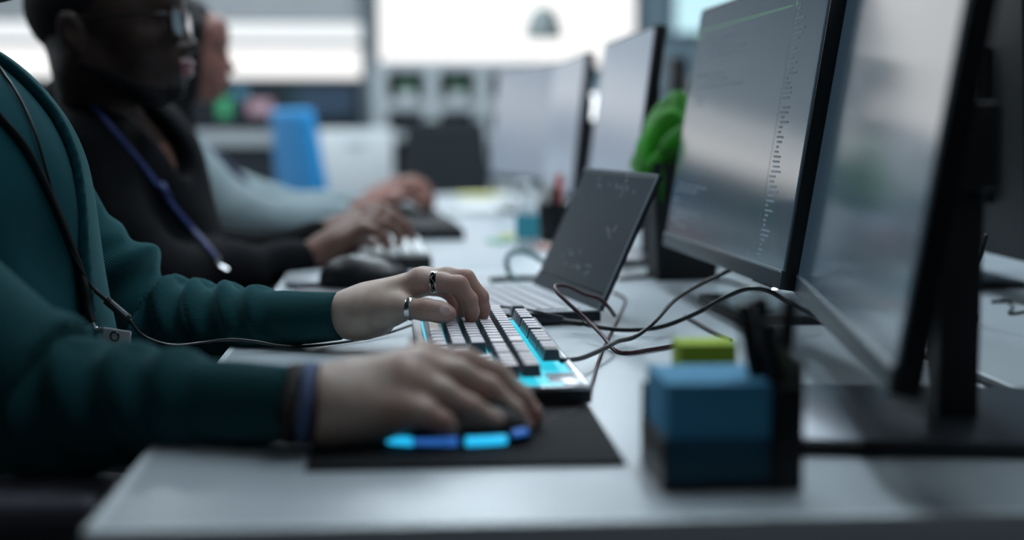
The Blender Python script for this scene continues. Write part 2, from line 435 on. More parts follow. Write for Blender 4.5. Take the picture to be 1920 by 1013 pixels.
# far wall: pale on the left, blue-grey on the right, a dark band of panelling below the strip windows
struct(MB().box((-2.18, BW + 0.05, 1.45), (4.64, 0.1, 2.9)).build('wall_back', M['wall']))
struct(MB().box((2.32, BW + 0.05, 1.45), (4.36, 0.1, 2.9)).build('wall_back_right', M['wall_blue']))
struct(MB().box((-2.1, BW - 0.02, 0.65), (3.9, 0.04, 1.29)).build('trim_1', M['wall_dark']))
struct(MB().box((-0.21, BW - 0.06, 1.45), (0.10, 0.12, 2.9)).build('trim_2', M['frame']))
def window(name, px0, px1, z0, z1, m, y=BW - 0.02, fr=0.03):
    x0, x1 = (P(px0, 200, Y=y)[0] if px0 is not None else -4.4), (P(px1, 200, Y=y)[0] if px1 is not None else 4.4)
    t = bpy.data.objects.new(name, None); COL.objects.link(t); struct(t)
    t.location = ((x0 + x1) / 2, y, z0)
    W, H = x1 - x0, z1 - z0
    MB().box((0, 0, H / 2), (W, 0.012, H)).build('window_pane', m, t)
    b = MB()
    for sx in (-1, 1): b.box((sx * (W / 2 + fr / 2), -0.01, H / 2), (fr, 0.05, H + 2 * fr))
    b.box((0, -0.01, -fr / 2), (W, 0.05, fr)); b.box((0, -0.01, H + fr / 2), (W, 0.05, fr))
    b.build('window_frame', M['frame'], t)
zz = lambda py, Y: P(900, py, Y=Y)[2]
window('window_1', 712, 1188, zz(122, BW), 2.75, M['window'])
window('window_2', None, 700, zz(147, BW), zz(89, BW), M['window'], fr=.012)
window('window_3', None, 682, zz(80, BW), zz(45, BW), M['strip'], fr=.012)
window('window_4', 1262, 1420, zz(60, BW), 2.6, mat('pale_cyan_window_pane', (0.5, 0.7, 0.75), emit=(0.55, 0.82, 0.90), estr=0.9))

# ceiling lamps in two rows (the light the desks stand in)
lamp0 = thing('linear_ceiling_lamp', 'long white linear ceiling lamp above the computer desks, outside the picture', 'ceiling lamp', (0, 0, 2.9), group='ceiling lamps over the desks')
MB().box((0, 0, -0.03), (0.22, 2.0, 0.06), bev=0.006).build('housing', M['frame'], lamp0)
MB().box((0, 0, -0.065), (0.18, 1.94, 0.012), bev=0.004).build('diffuser', M['lamp'], lamp0)
for i, (x, y) in enumerate([(-1.5, 3.2), (0.15, 3.9), (-1.5, 6.6), (0.9, 6.6), (-3.0, 4.8), (0.62, 2.1), (-0.2, 5.7)]):  # last lamp is added to brighten the white cabinet
    o = lamp0 if i == 0 else copy_tree(lamp0)
    o.location = (x, y, 2.9)
t = thing('linear_ceiling_lamp', 'dimmed linear ceiling lamp behind the camera, outside the picture', 'ceiling lamp', (0.7, -0.7, 2.9), group='ceiling lamps over the desks')  # unseen fixture added as weak fill from the camera side
MB().box((0, 0, -0.03), (0.22, 2.0, 0.06), bev=0.006).build('housing', M['frame'], t)
MB().box((0, 0, -0.065), (0.18, 1.94, 0.012), bev=0.004).build('diffuser', M['lamp_dim'], t)

# ================================================================== DESKS
def desk(name, label, x0, x1, y0, y1, group):
    t = thing(name, label, 'desk', ((x0 + x1) / 2, (y0 + y1) / 2, 0), group=group)
    W, L = x1 - x0, y1 - y0
    MB().box((0, 0, DZ - 0.0125), (W - 0.008, L - 0.008, 0.025), bev=0.001).build('tabletop', M['desk'], t)
    e = MB()
    e.box((-W / 2 + 0.004, 0, DZ - 0.013), (0.009, L, 0.0262), bev=0.0015); e.box((W / 2 - 0.004, 0, DZ - 0.013), (0.009, L, 0.0262), bev=0.0015)
    e.box((0, -L / 2 + 0.004, DZ - 0.013), (W, 0.009, 0.0262), bev=0.0015); e.box((0, L / 2 - 0.004, DZ - 0.013), (W, 0.009, 0.0262), bev=0.0015)
    e.build('edge_band', M['desk_edge'], t)
    for sx in (-1, 1):
        for sy in (-1, 1):
            MB().box((sx * (W / 2 - 0.06), sy * (L / 2 - 0.06), (DZ - 0.025) / 2), (0.045, 0.045, DZ - 0.025), bev=0.004).build('leg', M['metal_leg'], t)
    MB().box((W / 2 - 0.06, 0, 0.62), (0.03, L - 0.165, 0.06)).build('crossbar', M['metal_leg'], t)
    return t
XL, XR = -0.197, 0.552
desk('computer_desk', 'white desk nearest the camera carrying the lit keyboard and mouse mat', XL, XR, 0.862, 2.42, 'white computer desks in a row')
desk('computer_desk', 'second white desk in the row, where the man in the black jacket types', XL, XR, 2.424, 3.98, 'white computer desks in a row')
desk('computer_desk', 'farthest white desk in the row, under the hazy far monitors', XL, XR, 3.984, 5.3, 'white computer desks in a row')
desk('computer_desk', 'pale desk beyond the gap, behind the monitors on the right', XR + 0.022, XR + 0.78, 0.862, 2.42, 'white desks of the opposite row')
desk('computer_desk', 'pale desk of the opposite row, beyond the green plant', XR + 0.022, XR + 0.78, 2.424, 3.98, 'white desks of the opposite row')
desk('computer_desk', 'farthest pale desk of the opposite row, carrying the globe lamps', XR + 0.022, XR + 0.78, 3.984, 5.3, 'white desks of the opposite row')

# ================================================================== MONITORS
def monitor(name, label, loc, rz, w, h, zb, tilt, scr='screen', text=None, group='black desktop monitors on the desks', base=(0.24, 0.26), basex=0.06, power=False, bdy=0.0):
    t = thing(name, label, 'monitor', (0, 0, 0), group=group)
    T = R(tilt)
    def pan(d, u, v): # d outward from the screen (towards -x), u along y (0 = centre), v up the panel
        return Vector((-d * math.cos(T) + v * math.sin(T), u, zb + v * math.cos(T) + d * math.sin(T)))
    rot = (0, T, 0)
    hs = MB(); hs.box(pan(-0.011, 0, h / 2), (0.020, w, h), rot, bev=0.002)
    hs.box(pan(-0.032, 0, h * 0.45), (0.026, w * 0.62, h * 0.55), rot, bev=0.010)
    hs.build('housing', M['black'], t)
    ch = 0.021
    s = MB().box(pan(0.0, 0, ch + (h - ch - 0.006) / 2), (0.0022, w - 0.010, h - ch - 0.006), rot).build('screen', M[scr], t)
    c = MB().box(pan(0.0006, 0, ch / 2), (0.0045, w - 0.001, ch), rot, bev=0.001).build('chin', M['chin'], t)
    MB().box(pan(0.0028, 0, ch - 0.0012), (0.002, w - 0.002, 0.0026), rot).build('edge_strip', M['chin_edge'], c)
    if power:
        vg = MB()
        for k in range(9): vg.box(pan(-0.006, -w / 2 + 0.055 + k * 0.0085, -0.001), (0.008, 0.005, 0.003), rot)
        vg.build('vent', M['blackm'], c)
        MB().lathe([(0.0035, 0), (0.0035, 0.002), (0, 0.003)], pan(0.0, -w / 2 + 0.026, -0.003), 12).build('power_light', mat('power_led', (.8, .9, 1), emit=(.75, .9, 1.0), estr=2.5), c)
    if text:
        for mt, items in text.items():
            if mt == 'text_green':
                for (u0, u1, v, hh), nm in zip(items, ('green_rule', 'green_tab', 'green_cursor')):
                    MB().quad([pan(0.0016, u0, v), pan(0.0016, u1, v), pan(0.0016, u1, v + hh), pan(0.0016, u0, v + hh)]).build(nm, M[mt], s)
                continue
            b = MB()
            for u0, u1, v, hh in items:
                a, e = pan(0.0016, u0, v), pan(0.0016, u1, v); a2, e2 = pan(0.0016, u0, v + hh), pan(0.0016, u1, v + hh)
                b.quad([a, e, e2, a2])
            b.build('screen_text', M[mt], s)
    px_ = basex + 0.03
    MB().box((px_, bdy, (zb + h * 0.5) / 2 + 0.004), (0.033, 0.045, zb + h * 0.5), bev=0.006).build('pole', M['blackm'], t)
    MB().box(((px_ + h * 0.5 * math.sin(T)) / 2 + 0.022, bdy * .5, zb + h * 0.45), (max(0.012, px_ - 0.055 + 0.03), 0.07 + abs(bdy), 0.07), bev=0.006).build('mount', M['blackm'], t)
    bs = MB().box((basex, bdy, 0.0055), (base[0], base[1], 0.011), bev=0.003).build('base', M['blackm'], t)
    MB().box((basex, bdy, 0.0118), (base[0] - 0.006, base[1] - 0.006, 0.0016), bev=0.0006).build('top_plate', M['base_metal'], bs)
    t.location = loc; t.rotation_euler = (0, 0, R(rz))
    return t
rnd = random.Random(3)
W1, H1 = 0.61, 0.362
def code_text():
    fa, fb, gr = [], [], []
    far = W1 / 2
    for k in range(9):
        v = 0.035 + k * 0.0075
        if rnd.random() < .85:
            u = far - 0.03 - rnd.choice([0, .012, .024]); 
            for _ in range(rnd.randint(1, 4)):
                l = rnd.uniform(.018, .05); fa.append((u, u - l, v, 0.0022)); u -= l + 0.006
    for k in range(12):
        v = 0.215 + k * 0.0085; u = far - 0.04 - rnd.choice([0, .03, .06])
        if k in (2, 6, 7): continue
        for _ in range(rnd.randint(1, 3)):
            l = rnd.uniform(.03, .09); fb.append((u, u - l, v, 0.0018)); u -= l + 0.008
    du = far - W1 * 0.80
    k = 0; v = 0.03
    while v < 0.33:
        l = rnd.uniform(.006, .036); ind = rnd.choice([0, .004, .008])
        if rnd.random() < .92: (fa if v < 0.14 else fb).append((du - 0.008 - ind, du - 0.008 - ind - l, v, 0.0024))
        v += 0.0058
    for v in np.arange(0.028, 0.325, 0.006): fb.append((du + 0.0006, du - 0.0006, float(v), 0.005))
    gr.append((far - 0.01, du + 0.01, 0.3265, 0.0010)); gr.append((far - 0.008, far - 0.035, 0.316, 0.004)); gr.append((du - 0.004, du - 0.006, 0.325, 0.010))
    for k in range(8): fb.append((du + 0.07 - k * .008, du + 0.066 - k * .008, 0.345, 0.003))
    for k in range(5): fa.append((du + 0.03 - k * .006, du + 0.027 - k * .006, 0.026, 0.004))
    return {'text': fa, 'text_faint': fb, 'text_green': gr}
def desk_pt(px, py): return P(px, py, z=DZ)
monitor('desktop_monitor', 'black monitor with lines of code on its dark screen, behind the laptop', (0.408, 1.848, DZ), 1.9, W1, H1, 0.066, 8.6, text=code_text(), power=True, base=(0.30, 0.25), basex=0.16)
monitor('desktop_monitor', 'large blurred monitor nearest the camera, cut off by the right side of the picture', (0.385, 1.252, DZ), -9.6, 0.635, 0.375, 0.062, 9.0, base=(0.31, 0.24), basex=0.055, bdy=-.115)
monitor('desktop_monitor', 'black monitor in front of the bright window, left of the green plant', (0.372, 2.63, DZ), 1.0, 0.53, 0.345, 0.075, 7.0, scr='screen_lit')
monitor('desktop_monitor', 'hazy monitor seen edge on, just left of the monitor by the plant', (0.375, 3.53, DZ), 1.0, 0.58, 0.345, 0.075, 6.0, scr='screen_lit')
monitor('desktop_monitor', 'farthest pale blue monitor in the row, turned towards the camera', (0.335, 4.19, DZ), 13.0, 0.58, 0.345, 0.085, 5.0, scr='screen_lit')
# opposite row: monitors seen from behind
for y, rz, hh, lb in ((2.20, 178, .42, 'black back of a monitor across the desk gap, right edge of the picture'),):
    monitor('desktop_monitor', lb, (0.885, y, DZ), rz, 0.62, hh, 0.062, 3.0, base=(0.20, 0.22), basex=0.035)

# ================================================================== LAPTOP
t = thing('laptop', 'open grey laptop with a dark screen behind the keyboard', 'laptop')
LW, LD, LH, LT = 0.315, 0.215, 0.187, 25
MB().box((-LD / 2, LW / 2, 0.0098), (LD, LW, 0.0135), bev=0.002).build('body', M['alu_dark'], t)
MB().box((-LD / 2, LW / 2, 0.0170), (LD - 0.003, LW - 0.003, 0.0014)).build('palm_rest', M['alu'], t)
ft = MB()
for x in (-0.02, -LD + 0.02):
    for y in (0.03, LW - 0.03): ft.box((x, y, 0.0016), (0.012, 0.03, 0.0033))
ft.build('rubber_foot', M['blackm'], t)
for r_ in range(6):
    b = MB()
    for k in range(14): b.box((-0.028 - r_ * 0.0185 + (0.002 if r_ == 0 else 0), 0.025 + k * 0.0205, 0.0185), (0.0155 if r_ else 0.009, 0.0175, 0.0018), bev=0.0004, seg=1)
    b.build('key_row', M['key_lap'], t)
MB().box((-0.165, LW / 2, 0.0179), (0.075, 0.115, 0.0004)).build('touchpad', M['key_lap'], t)
T = R(LT)
lid = MB().box((0.0 + LH / 2 * math.sin(T), LW / 2, 0.016 + LH / 2 * math.cos(T)), (0.006, LW, LH), (0, T, 0), bev=0.002).build('lid', M['alu_dark'], t)
def lp(d, u, v): return Vector((v * math.sin(T) - (0.003 + d) * math.cos(T), u, 0.016 + v * math.cos(T) + (0.003 + d) * math.sin(T)))
MB().box(lp(0.0003, LW / 2, 0.022 + (LH - 0.028) / 2), (0.0012, LW - 0.012, LH - 0.028), (0, T, 0)).build('screen', M['laptop_scr'], lid)
MB().box(lp(0.0005, LW / 2, 0.010), (0.0014, LW - 0.004, 0.019), (0, T, 0)).build('hinge_bar', M['chin'], lid)
e = MB()
e.box(lp(0.0008, 0.0015, LH / 2), (0.002, 0.003, LH), (0, T, 0)); e.box(lp(0.0008, LW / 2, LH - 0.0015), (0.002, LW, 0.003), (0, T, 0))
e.build('lid_rim', M['chin_edge'], lid)
b = MB()
for cu, cv, n, su, sv in ((0.17, 0.172, 10, 0.06, 0.012), (0.09, 0.165, 7, 0.03, 0.014), (0.10, 0.105, 6, 0.03, 0.012), (0.2, 0.055, 7, 0.035, 0.013), (0.13, 0.048, 7, 0.03, 0.01)):
    for k in range(n):
        u = cu + rnd.uniform(-su, su); v = cv + rnd.uniform(-sv, sv); s_ = 0.0016
        for a in range(5):
            an = a * 2 * math.pi / 5
            q = [lp(0.0011, u + math.cos(an + dd) * s_ * rr, v + math.sin(an + dd) * s_ * rr) for dd, rr in ((-.5, .5), (0, 1.3), (.5, .5), (math.pi, .3))]
            b.quad(q)
b.build('screen_dots', mat('screen_dot_light', (.2, .25, .3), emit=(.45, .55, .62), estr=0.45), bpy.data.objects['lid'])
t.location = (*P(1127, 608, z=DZ)[:2], DZ); t.rotation_euler = (0, 0, R(10.0))

# ================================================================== KEYBOARD
KU, KX = 0.019, 0.0190
kb = thing('keyboard', 'lit mechanical keyboard with cyan backlight, under the man\'s left hand', 'keyboard')
KL, KW = 0.459, 0.1475
cs = MB(); cs.box((KW / 2, -KL / 2, 0.0085), (KW, KL, 0.013), bev=0.003); cs.build('case', M['black'], kb)
# silver top plate as a frame round the key field
tp = MB()
tp.box((0.005, -KL / 2, 0.0160), (0.010, KL - 0.002, 0.004), bev=0.001); tp.box((KW - 0.004, -KL / 2, 0.0160), (0.008, KL - 0.002, 0.004), bev=0.001)
tp.box((KW / 2, -0.0035, 0.0160), (KW - 0.002, 0.007, 0.004), bev=0.001); tp.box((KW / 2, -KL + 0.0095, 0.0160), (KW - 0.002, 0.018, 0.004), bev=0.001)
tp.box((KW - 0.0185, -KL + 0.0455, 0.0160), (0.031, 0.055, 0.0035), bev=0.001)
tp.build('top_frame', M['kb_case'], kb)
MB().box((KW / 2, -KL / 2 + 0.004, 0.0150), (KW - 0.016, KL - 0.024, 0.002)).build('backlight_plate', M['led'], kb)
MB().box((0.100, -KL + 0.012, 0.0178), (0.046, 0.012, 0.0012)).build('light_bar', M['led'], kb)
rowx = [0.0205 + i * KX for i in range(5)] + [0.0205 + 4 * KX + 0.0275]
def keycap_mesh(wu, name='keycap'):
    L_ = wu * KU - 0.0014; b_ = MB()
    dx0, dx1 = 0.0088, 0.0066; l0, l1 = L_ / 2, L_ / 2 - 0.0026
    bm = b_.bm
    pr = []
    for (dx, l, z, ox) in ((dx0, l0, 0.0, 0), (dx1, l1, 0.0110, 0.0006), (dx1 - 0.0007, l1 - 0.0007, 0.0116, 0.0006)):
        pr.append([bm.verts.new((sx * dx + ox, sy * l, z)) for sx, sy in ((-1, -1), (1, -1), (1, 1), (-1, 1))])
    mid = [bm.verts.new((sx * (dx1 - 0.003) + 0.0006, sy * max(l1 - 0.003, 0.001), 0.0112)) for sx, sy in ((-1, -1), (1, -1), (1, 1), (-1, 1))]
    pr.append(mid)
    for A_, B_ in zip(pr, pr[1:]):
        for i in range(4): bm.faces.new((A_[i], A_[(i + 1) % 4], B_[(i + 1) % 4], B_[i]))
    bm.faces.new(mid); bm.faces.new(pr[0][::-1])
    return b_
protos = {}
LAY = [
 (5, [(0, 1, 'd')] + [(2 + i, 1, 'p') for i in range(4)] + [(6.5 + i, 1, 'p') for i in range(4)] + [(11 + i, 1, 'p') for i in range(4)] + [(15.25 + i, 1, 'p' if i < 2 else 'd') for i in range(3)]),
 (4, [(i, 1, 'p') for i in range(13)] + [(13, 2, 'p')] + [(15.25 + i, 1, 'p') for i in range(3)] + [(18.5 + i, 1, 'p') for i in range(4)]),
 (3, [(0, 1.5, 'p')] + [(1.5 + i, 1, 'p') for i in range(12)] + [(13.5, 1.5, 'p')] + [(15.25 + i, 1, 'p') for i in range(3)] + [(18.5 + i, 1, 'p') for i in range(4)]),
 (2, [(0, 1.75, 'p')] + [(1.75 + i, 1, 'p') for i in range(11)] + [(12.75, 2.25, 'p')] + [(18.5 + i, 1, 'p') for i in range(3)]),
 (1, [(0, 2.25, 'p')] + [(2.25 + i, 1, 'p') for i in range(10)] + [(12.25, 2.75, 'p')] + [(16.25, 1, 'p')] + [(18.5 + i, 1, 'p') for i in range(4)]),
 (0, [(0, 1.25, 'd'), (1.25, 1.25, 'd'), (2.5, 1.25, 'd'), (3.75, 6.25, 'p'), (10, 1.25, 'p'), (11.25, 1.25, 'p'), (12.5, 1.25, 'p'), (13.75, 1.25, 'p')] + [(15.25 + i, 1, 'p') for i in range(3)] + [(18.5, 2, 'p'), (20.5, 1, 'p'), (21.5, 1, 'p')]),
]
for row, keys in LAY:
    for u, wu, c in keys:
        mm = M['key_pale'] if c == 'p' else M['key']
        key = (wu, c)
        if key not in protos:
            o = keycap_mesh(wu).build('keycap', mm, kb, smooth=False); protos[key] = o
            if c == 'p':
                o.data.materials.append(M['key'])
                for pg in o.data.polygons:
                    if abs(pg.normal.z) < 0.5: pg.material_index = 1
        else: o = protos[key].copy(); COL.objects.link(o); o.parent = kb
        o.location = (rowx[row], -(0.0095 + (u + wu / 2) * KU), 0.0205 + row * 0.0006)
MB().box((KW - 0.02, -0.05, 0.0035), (0.012, 0.03, 0.0135)).box((KW - 0.02, -KL + 0.05, 0.0035), (0.012, 0.03, 0.0135)).build('rear_foot', M['blackm'], kb)
kb.location = (0.0085, 1.679, DZ + 0.0012); kb.rotation_euler = (0, R(-0.2), R(1.0))

# ================================================================== MOUSE, MAT
def slab(name, px_corners, th, m, label, cat, z=DZ, group=None):
    pts = [P(a, b_, z=z + th)[:2] for a, b_ in px_corners]
    c = np.mean(pts, 0); b = MB(); b.prism([tuple(p - c) for p in pts][::-1], 0, th); o = b.build(name, m); o.location = (*c, z + 0.0002)
    return tag(o, label, cat, group)
mm_ = MB(); MPX0, MPX1, MPY0, MPY1 = -0.072, 0.160, 1.006, 1.212
mm_.box(((MPX1 - MPX0) / 2, (MPY1 - MPY0) / 2, 0.0018), (MPX1 - MPX0, MPY1 - MPY0, 0.0034), bev=0.0012)
o = mm_.build('mouse_mat', M['mat']); o.location = (MPX0, MPY0, DZ + 0.0002)
tag(o, 'dark cloth mouse mat under the near hand', 'mouse mat')

def mouse(name, label, loc, rz, leds=False, sc=1.0, group=None):
    t = thing(name, label, 'computer mouse', group=group)
    # long axis +x = towards the fingers
    pr = [E((0.0, 0, 0.008), (0.062, 0.033, 0.031), k=0.01), E((-0.018, 0, 0.010), (0.040, 0.031, 0.030), k=0.012),
          Fn(lambda X, Y, Z: 0.0015 - Z, k=0.002, op='i'),
          Fn(lambda X, Y, Z: -(np.maximum(np.maximum(np.abs(Y) - 0.0008, -(X - 0.008)), -(Z - 0.015))), k=0.001, op='i')]
    blob('shell', [(pr, (-0.066, -0.038, -0.002), (0.068, 0.038, 0.045), 0.0016 if leds else 0.0022)], [M['black']], t)
    MB().lathe([(0.0, -0.004), (0.009, -0.004), (0.0105, -0.002), (0.0105, 0.002), (0.009, 0.004), (0, 0.004)], (0.034, 0, 0.028), 20, (R(90), 0, 0)).build('scroll_wheel', M['blackm'], t)
    if leds:
        def arc(x0, x1, yy=-1, z=0.0058, n=8):
            pts = []
            for k in range(n + 1):
                x = x0 + (x1 - x0) * k / n
                y = 0.0335 * math.sqrt(max(0.02, 1 - (x / 0.0625) ** 2)); pts.append((x, yy * (y + 0.0005), z))
            return pts
        for x0, x1, mk, r_ in ((-0.061, -0.048, 'led_mouse_blue', .0036), (-0.048, -0.030, 'led_mouse', .0048), (-0.029, -0.006, 'led_mouse_blue', .0038), (-0.005, 0.004, 'led_mouse_blue', .0042), (0.010, 0.040, 'led_mouse', .0046)):
            MB().tube(arc(x0, x1), r_, 8).build('light_strip', M[mk], t)
            MB().tube(arc(x0, x1, 1), r_, 8).build('light_strip', M[mk], t)
        MB().tube(arc(0.046, 0.056, -1, 0.011), 0.0034, 8).build('light_strip', M['led_mouse_blue'], t)
    t.location = loc; t.rotation_euler = (0, 0, R(rz)); t.scale = (sc, sc * (.86 if leds else 1), sc * (.80 if leds else 1))
    return t
mouse('gaming_mouse', 'black mouse with glowing cyan lights under the man\'s right hand', (0.037, 1.090, DZ + 0.0036), -3, True, 1.0)
MO2 = P(685, 545, z=DZ)
mouse('computer_mouse', 'black mouse with a shiny rim of light, beside the far man\'s wrist', (MO2[0], MO2[1] + 0.03, DZ + 0.003), -10, sc=1.15)
MO3 = P(775, 420, z=DZ)
mouse('computer_mouse', 'black mouse under the hand of the woman in the grey sweater', (MO3[0], MO3[1] + .05, DZ + 0.003), -10, sc=1.2)

# ================================================================== CABLES
def cable(name, label, pts, r, m, cat='cable', group=None):
    q = [P(*p[:2], Y=p[2]) for p in pts]
    for v in q:
        if v[2] < DZ + r + 0.0004 and v[0] > XL - 0.01: v[2] = DZ + r + 0.0004
    c = np.mean(q, 0); c[2] = min(v[2] for v in q)
    o = MB().tube([v - c for v in q], r, 10).build(name, m, smooth=True); o.location = tuple(c)
    return tag(o, label, cat, group)
cable('charging_cable', 'black cable curving from the laptop edge up to the code monitor',
      [(1092, 607, 1.675), (1130, 615, 1.665), (1180, 619, 1.65), (1240, 613, 1.64), (1305, 588, 1.62), (1355, 560, 1.61), (1400, 542, 1.60), (1440, 546, 1.60), (1480, 568, 1.61), (1540, 600, 1.65)], 0.0028, M['cable'])
cable('keyboard_cable', 'dark red and black cable running from the keyboard back to the monitor',
      [(1052, 676, 1.355), (1085, 673, 1.40), (1115, 662, 1.45), (1140, 650, 1.50), (1160, 640, 1.55), (1190, 632, 1.58), (1225, 606, 1.60), (1262, 566, 1.66), (1300, 540, 1.70), (1345, 518, 1.76), (1385, 500, 1.82), (1420, 480, 1.95)], 0.0026, M['cable'])
cable('looped_cable', 'dark red cable looping in front of the laptop screen',
      [(1300, 655, 1.57), (1265, 658, 1.555), (1220, 664, 1.53), (1180, 668, 1.51), (1152, 657, 1.53), (1130, 630, 1.57), (1100, 600, 1.61), (1065, 568, 1.63), (1043, 546, 1.65), (1043, 536, 1.67), (1065, 538, 1.69), (1095, 552, 1.71), (1122, 560, 1.715), (1140, 575, 1.72), (1152, 592, 1.76)], 0.0024, M['cable_red'])
cable('mouse_cable', 'thin blurred dark pink cable trailing past the right end of the keyboard',
      [(985, 800, 1.125), (1040, 800, 1.17), (1085, 785, 1.215), (1107, 742, 1.305), (1126, 676, 1.50), (1148, 630, 1.68), (1166, 590, 1.87), (1172, 565, 2.0), (1150, 552, 2.08)], 0.0018, M['cable_red'])
cable('thick_cable', 'pale grey-green cable looped on the desk left of the laptop screen',
      [(1060, 520, 2.36), (1025, 495, 2.33), (990, 474, 2.32), (960, 474, 2.32), (950, 492, 2.31), (957, 515, 2.31), (968, 530, 2.26)], 0.0045, M['cable_teal'])
cable('flat_cable', 'dark cable lying flat on the desk behind the laptop keyboard',
      [(920, 531, 2.25), (960, 527, 2.27), (1000, 527, 2.27), (1040, 531, 2.26)], 0.004, M['cable'])
cable('desk_cable', 'black cable lying on the desk under the code monitor',
      [(1160, 530, 2.25), (1230, 522, 2.3), (1300, 524, 2.28), (1370, 536, 2.2), (1450, 566, 2.0)], 0.003, M['cable'])
cable('desk_cable', 'short dark cable slanting behind the yellow notes',
      [(1285, 603, 1.80), (1310, 617, 1.73), (1345, 638, 1.64), (1370, 652, 1.59)], 0.0024, M['cable'])
cable('desk_cable', 'black cable on the far desk at the right edge of the picture',
      [(1860, 582, 1.92), (1895, 578, 1.93), (1925, 585, 1.90), (1960, 590, 1.90)], 0.0024, M['cable'])
cable('desk_cable', 'thin black cable end curling on the far desk, right of the pole',
      [(1882, 572, 1.96), (1898, 590, 1.87), (1892, 604, 1.80), (1925, 600, 1.82)], 0.0018, M['cable'])
cable('hanging_cable', 'black cable drooping behind the near monitor beside its pole',
      [(1735, 480, 1.85), (1755, 520, 1.80), (1790, 523, 1.75), (1830, 490, 1.70), (1850, 440, 1.70)], 0.0035, M['cable'])
t = thing('cable_plug', 'dark plug on the cable at the corner of the laptop', 'plug')
a, b_ = P(1056, 603, Y=1.685), P(1092, 607, Y=1.675)
MB().tube([a, b_], 0.0052, 14, False, 0.7).build('plug_shell', M['blackm'], t)
MB().tube([b_, P(1108, 611, Y=1.672)], 0.0026, 12, False).build('plug_tip', M['silver'], t)
rebase(t, a)

# ================================================================== NOTE HOLDER, PENS
HX0, HX1 = P(1228, 918, z=DZ)[0] + .004, P(1492, 918, z=DZ)[0] + .004
HY = P(1350, 922, z=DZ)[1]
t = thing('note_holder', 'black plastic desk holder for notes and pens, blurred in front of the near monitor', 'desk organiser', (HX0, HY, DZ))
Wd = HX1 - HX0
b = MB()
b.box((Wd / 2, 0.045, 0.002), (Wd, 0.09, 0.004)); b.box((Wd * 0.81 + 0.001, 0.045, 0.035), (0.0025, 0.09, 0.070))
b.box((Wd - 0.001, 0.045, 0.045), (0.0025, 0.09, 0.090)); b.box((Wd / 2, 0.089, 0.030), (Wd, 0.0025, 0.060)); b.box((0.001, 0.045, 0.018), (0.0025, 0.09, 0.036))
b.box((Wd * 0.905, 0.001, 0.036), (Wd * 0.19, 0.0025, 0.072))
b.build('tray', M['black'], t)
MB().box((Wd * 0.405, 0.001, 0.018), (Wd * 0.81, 0.0025, 0.036)).build('front_wall', M['smoke'], t)
o = MB().box((0, 0, 0.0345), (Wd * 0.80 - 0.005, 0.080, 0.069), bev=0.0008).build('note_block', M['note_blue']); o.location = (HX0 + Wd * 0.403, HY + 0.044, DZ + 0.0042)
tag(o, 'block of blue note paper standing in the black desk holder', 'note paper')
yz = P(1320, 668, Y=HY + 0.155)
t = thing('sticky_notes', 'yellow-green sticky note pad on a small clear stand behind the blue notes', 'note pad', (yz[0], yz[1], DZ))
hy = yz[2] - DZ
MB().box((0, 0, hy / 2 - 0.010), (0.040, 0.03, hy - 0.022), bev=0.002).build('stand', M['smoke'], t)
MB().box((0, 0, hy - 0.003), (0.044, 0.036, 0.030), bev=0.001).build('note_sheets', M['note_yellow'], t)
def pen(label, px, py, Y, foot, r, m='black'):
    top = P(px, py, Y=Y); ft_ = np.array([foot[0], foot[1], DZ + 0.006])
    t = thing('pen', label, 'pen', group='dark pens in the desk holder')
    d = (top - ft_); L = np.linalg.norm(d); d /= L
    MB().tube([ft_ + d * .004, ft_ + d * (L * .62)], r, 12, False).build('barrel', M['blackm'], t)
    MB().tube([ft_ + d * (L * .62), ft_ + d * (L * .97), top], [r * 1.15, r * 1.15, r * .8], 12, False).build('cap', M[m], t)
    MB().tube([ft_ + d * L * .66 + [0, -r * 1.3, 0], ft_ + d * L * .92 + [0, -r * 1.3, 0]], r * .25, 6, False).build('clip', M['steel_dark'], t)
    rebase(t, ft_)
px_ = HX0 + Wd * 0.905
pen('black marker leaning left out of the desk holder', 1395, 566, HY + .03, (px_ - 0.004, HY + .03), 0.0056)
pen('black marker leaning left, just behind its neighbour in the holder', 1425, 556, HY + .05, (px_ - 0.001, HY + .05), 0.0056)
pen('dark pen standing upright at the right of the holder', 1483, 558, HY + .055, (px_ + 0.004, HY + .056), 0.0046)
pen('short dark pen in the middle of the three pens in front', 1445, 602, HY + .018, (px_ + 0.0, HY + .018), 0.005)

# ================================================================== DESK CLUTTER BEHIND
pp = P(1275, 528, z=DZ)
t = thing('potted_plant', 'bright green broad-leaved plant in a black planter behind the code monitor', 'plant', (0.455, pp[1] + 0.06, DZ))
MB().lathe([(0, 0), (0.068, 0), (0.085, 0.19), (0.078, 0.19), (0.074, 0.17), (0, 0.17)], (0, 0, 0), 4, (0, 0, R(45))).build('planter', M['pot'], t, smooth=False)
def leaf(base, tip, wid, up, name='leaf', m='leaf', parent=None, n=10):
    b = MB(); base, tip, up = Vector(base), Vector(tip), Vector(up); rows = []
    ax = tip - base; side = ax.cross(up).normalized(); nn = side.cross(ax).normalized()
    for i in range(n + 1):
        s = i / n; wdt = wid * math.sin(math.pi * min(1, s * 0.93 + 0.05)) ** 0.8
        c = base + ax * s + nn * (0.18 * ax.length * math.sin(math.pi * s))
        rows.append([b.bm.verts.new(c + side * wdt * q - nn * abs(q) * -wdt * 0.35) for q in (-1, -.5, 0, .5, 1)])
    for A_, B_ in zip(rows, rows[1:]):
        for k in range(4): b.bm.faces.new((A_[k], A_[k + 1], B_[k + 1], B_[k]))
    bmesh.ops.solidify(b.bm, geom=list(b.bm.faces), thickness=0.0008)
    return b.build(name, M[m], parent, smooth=True)
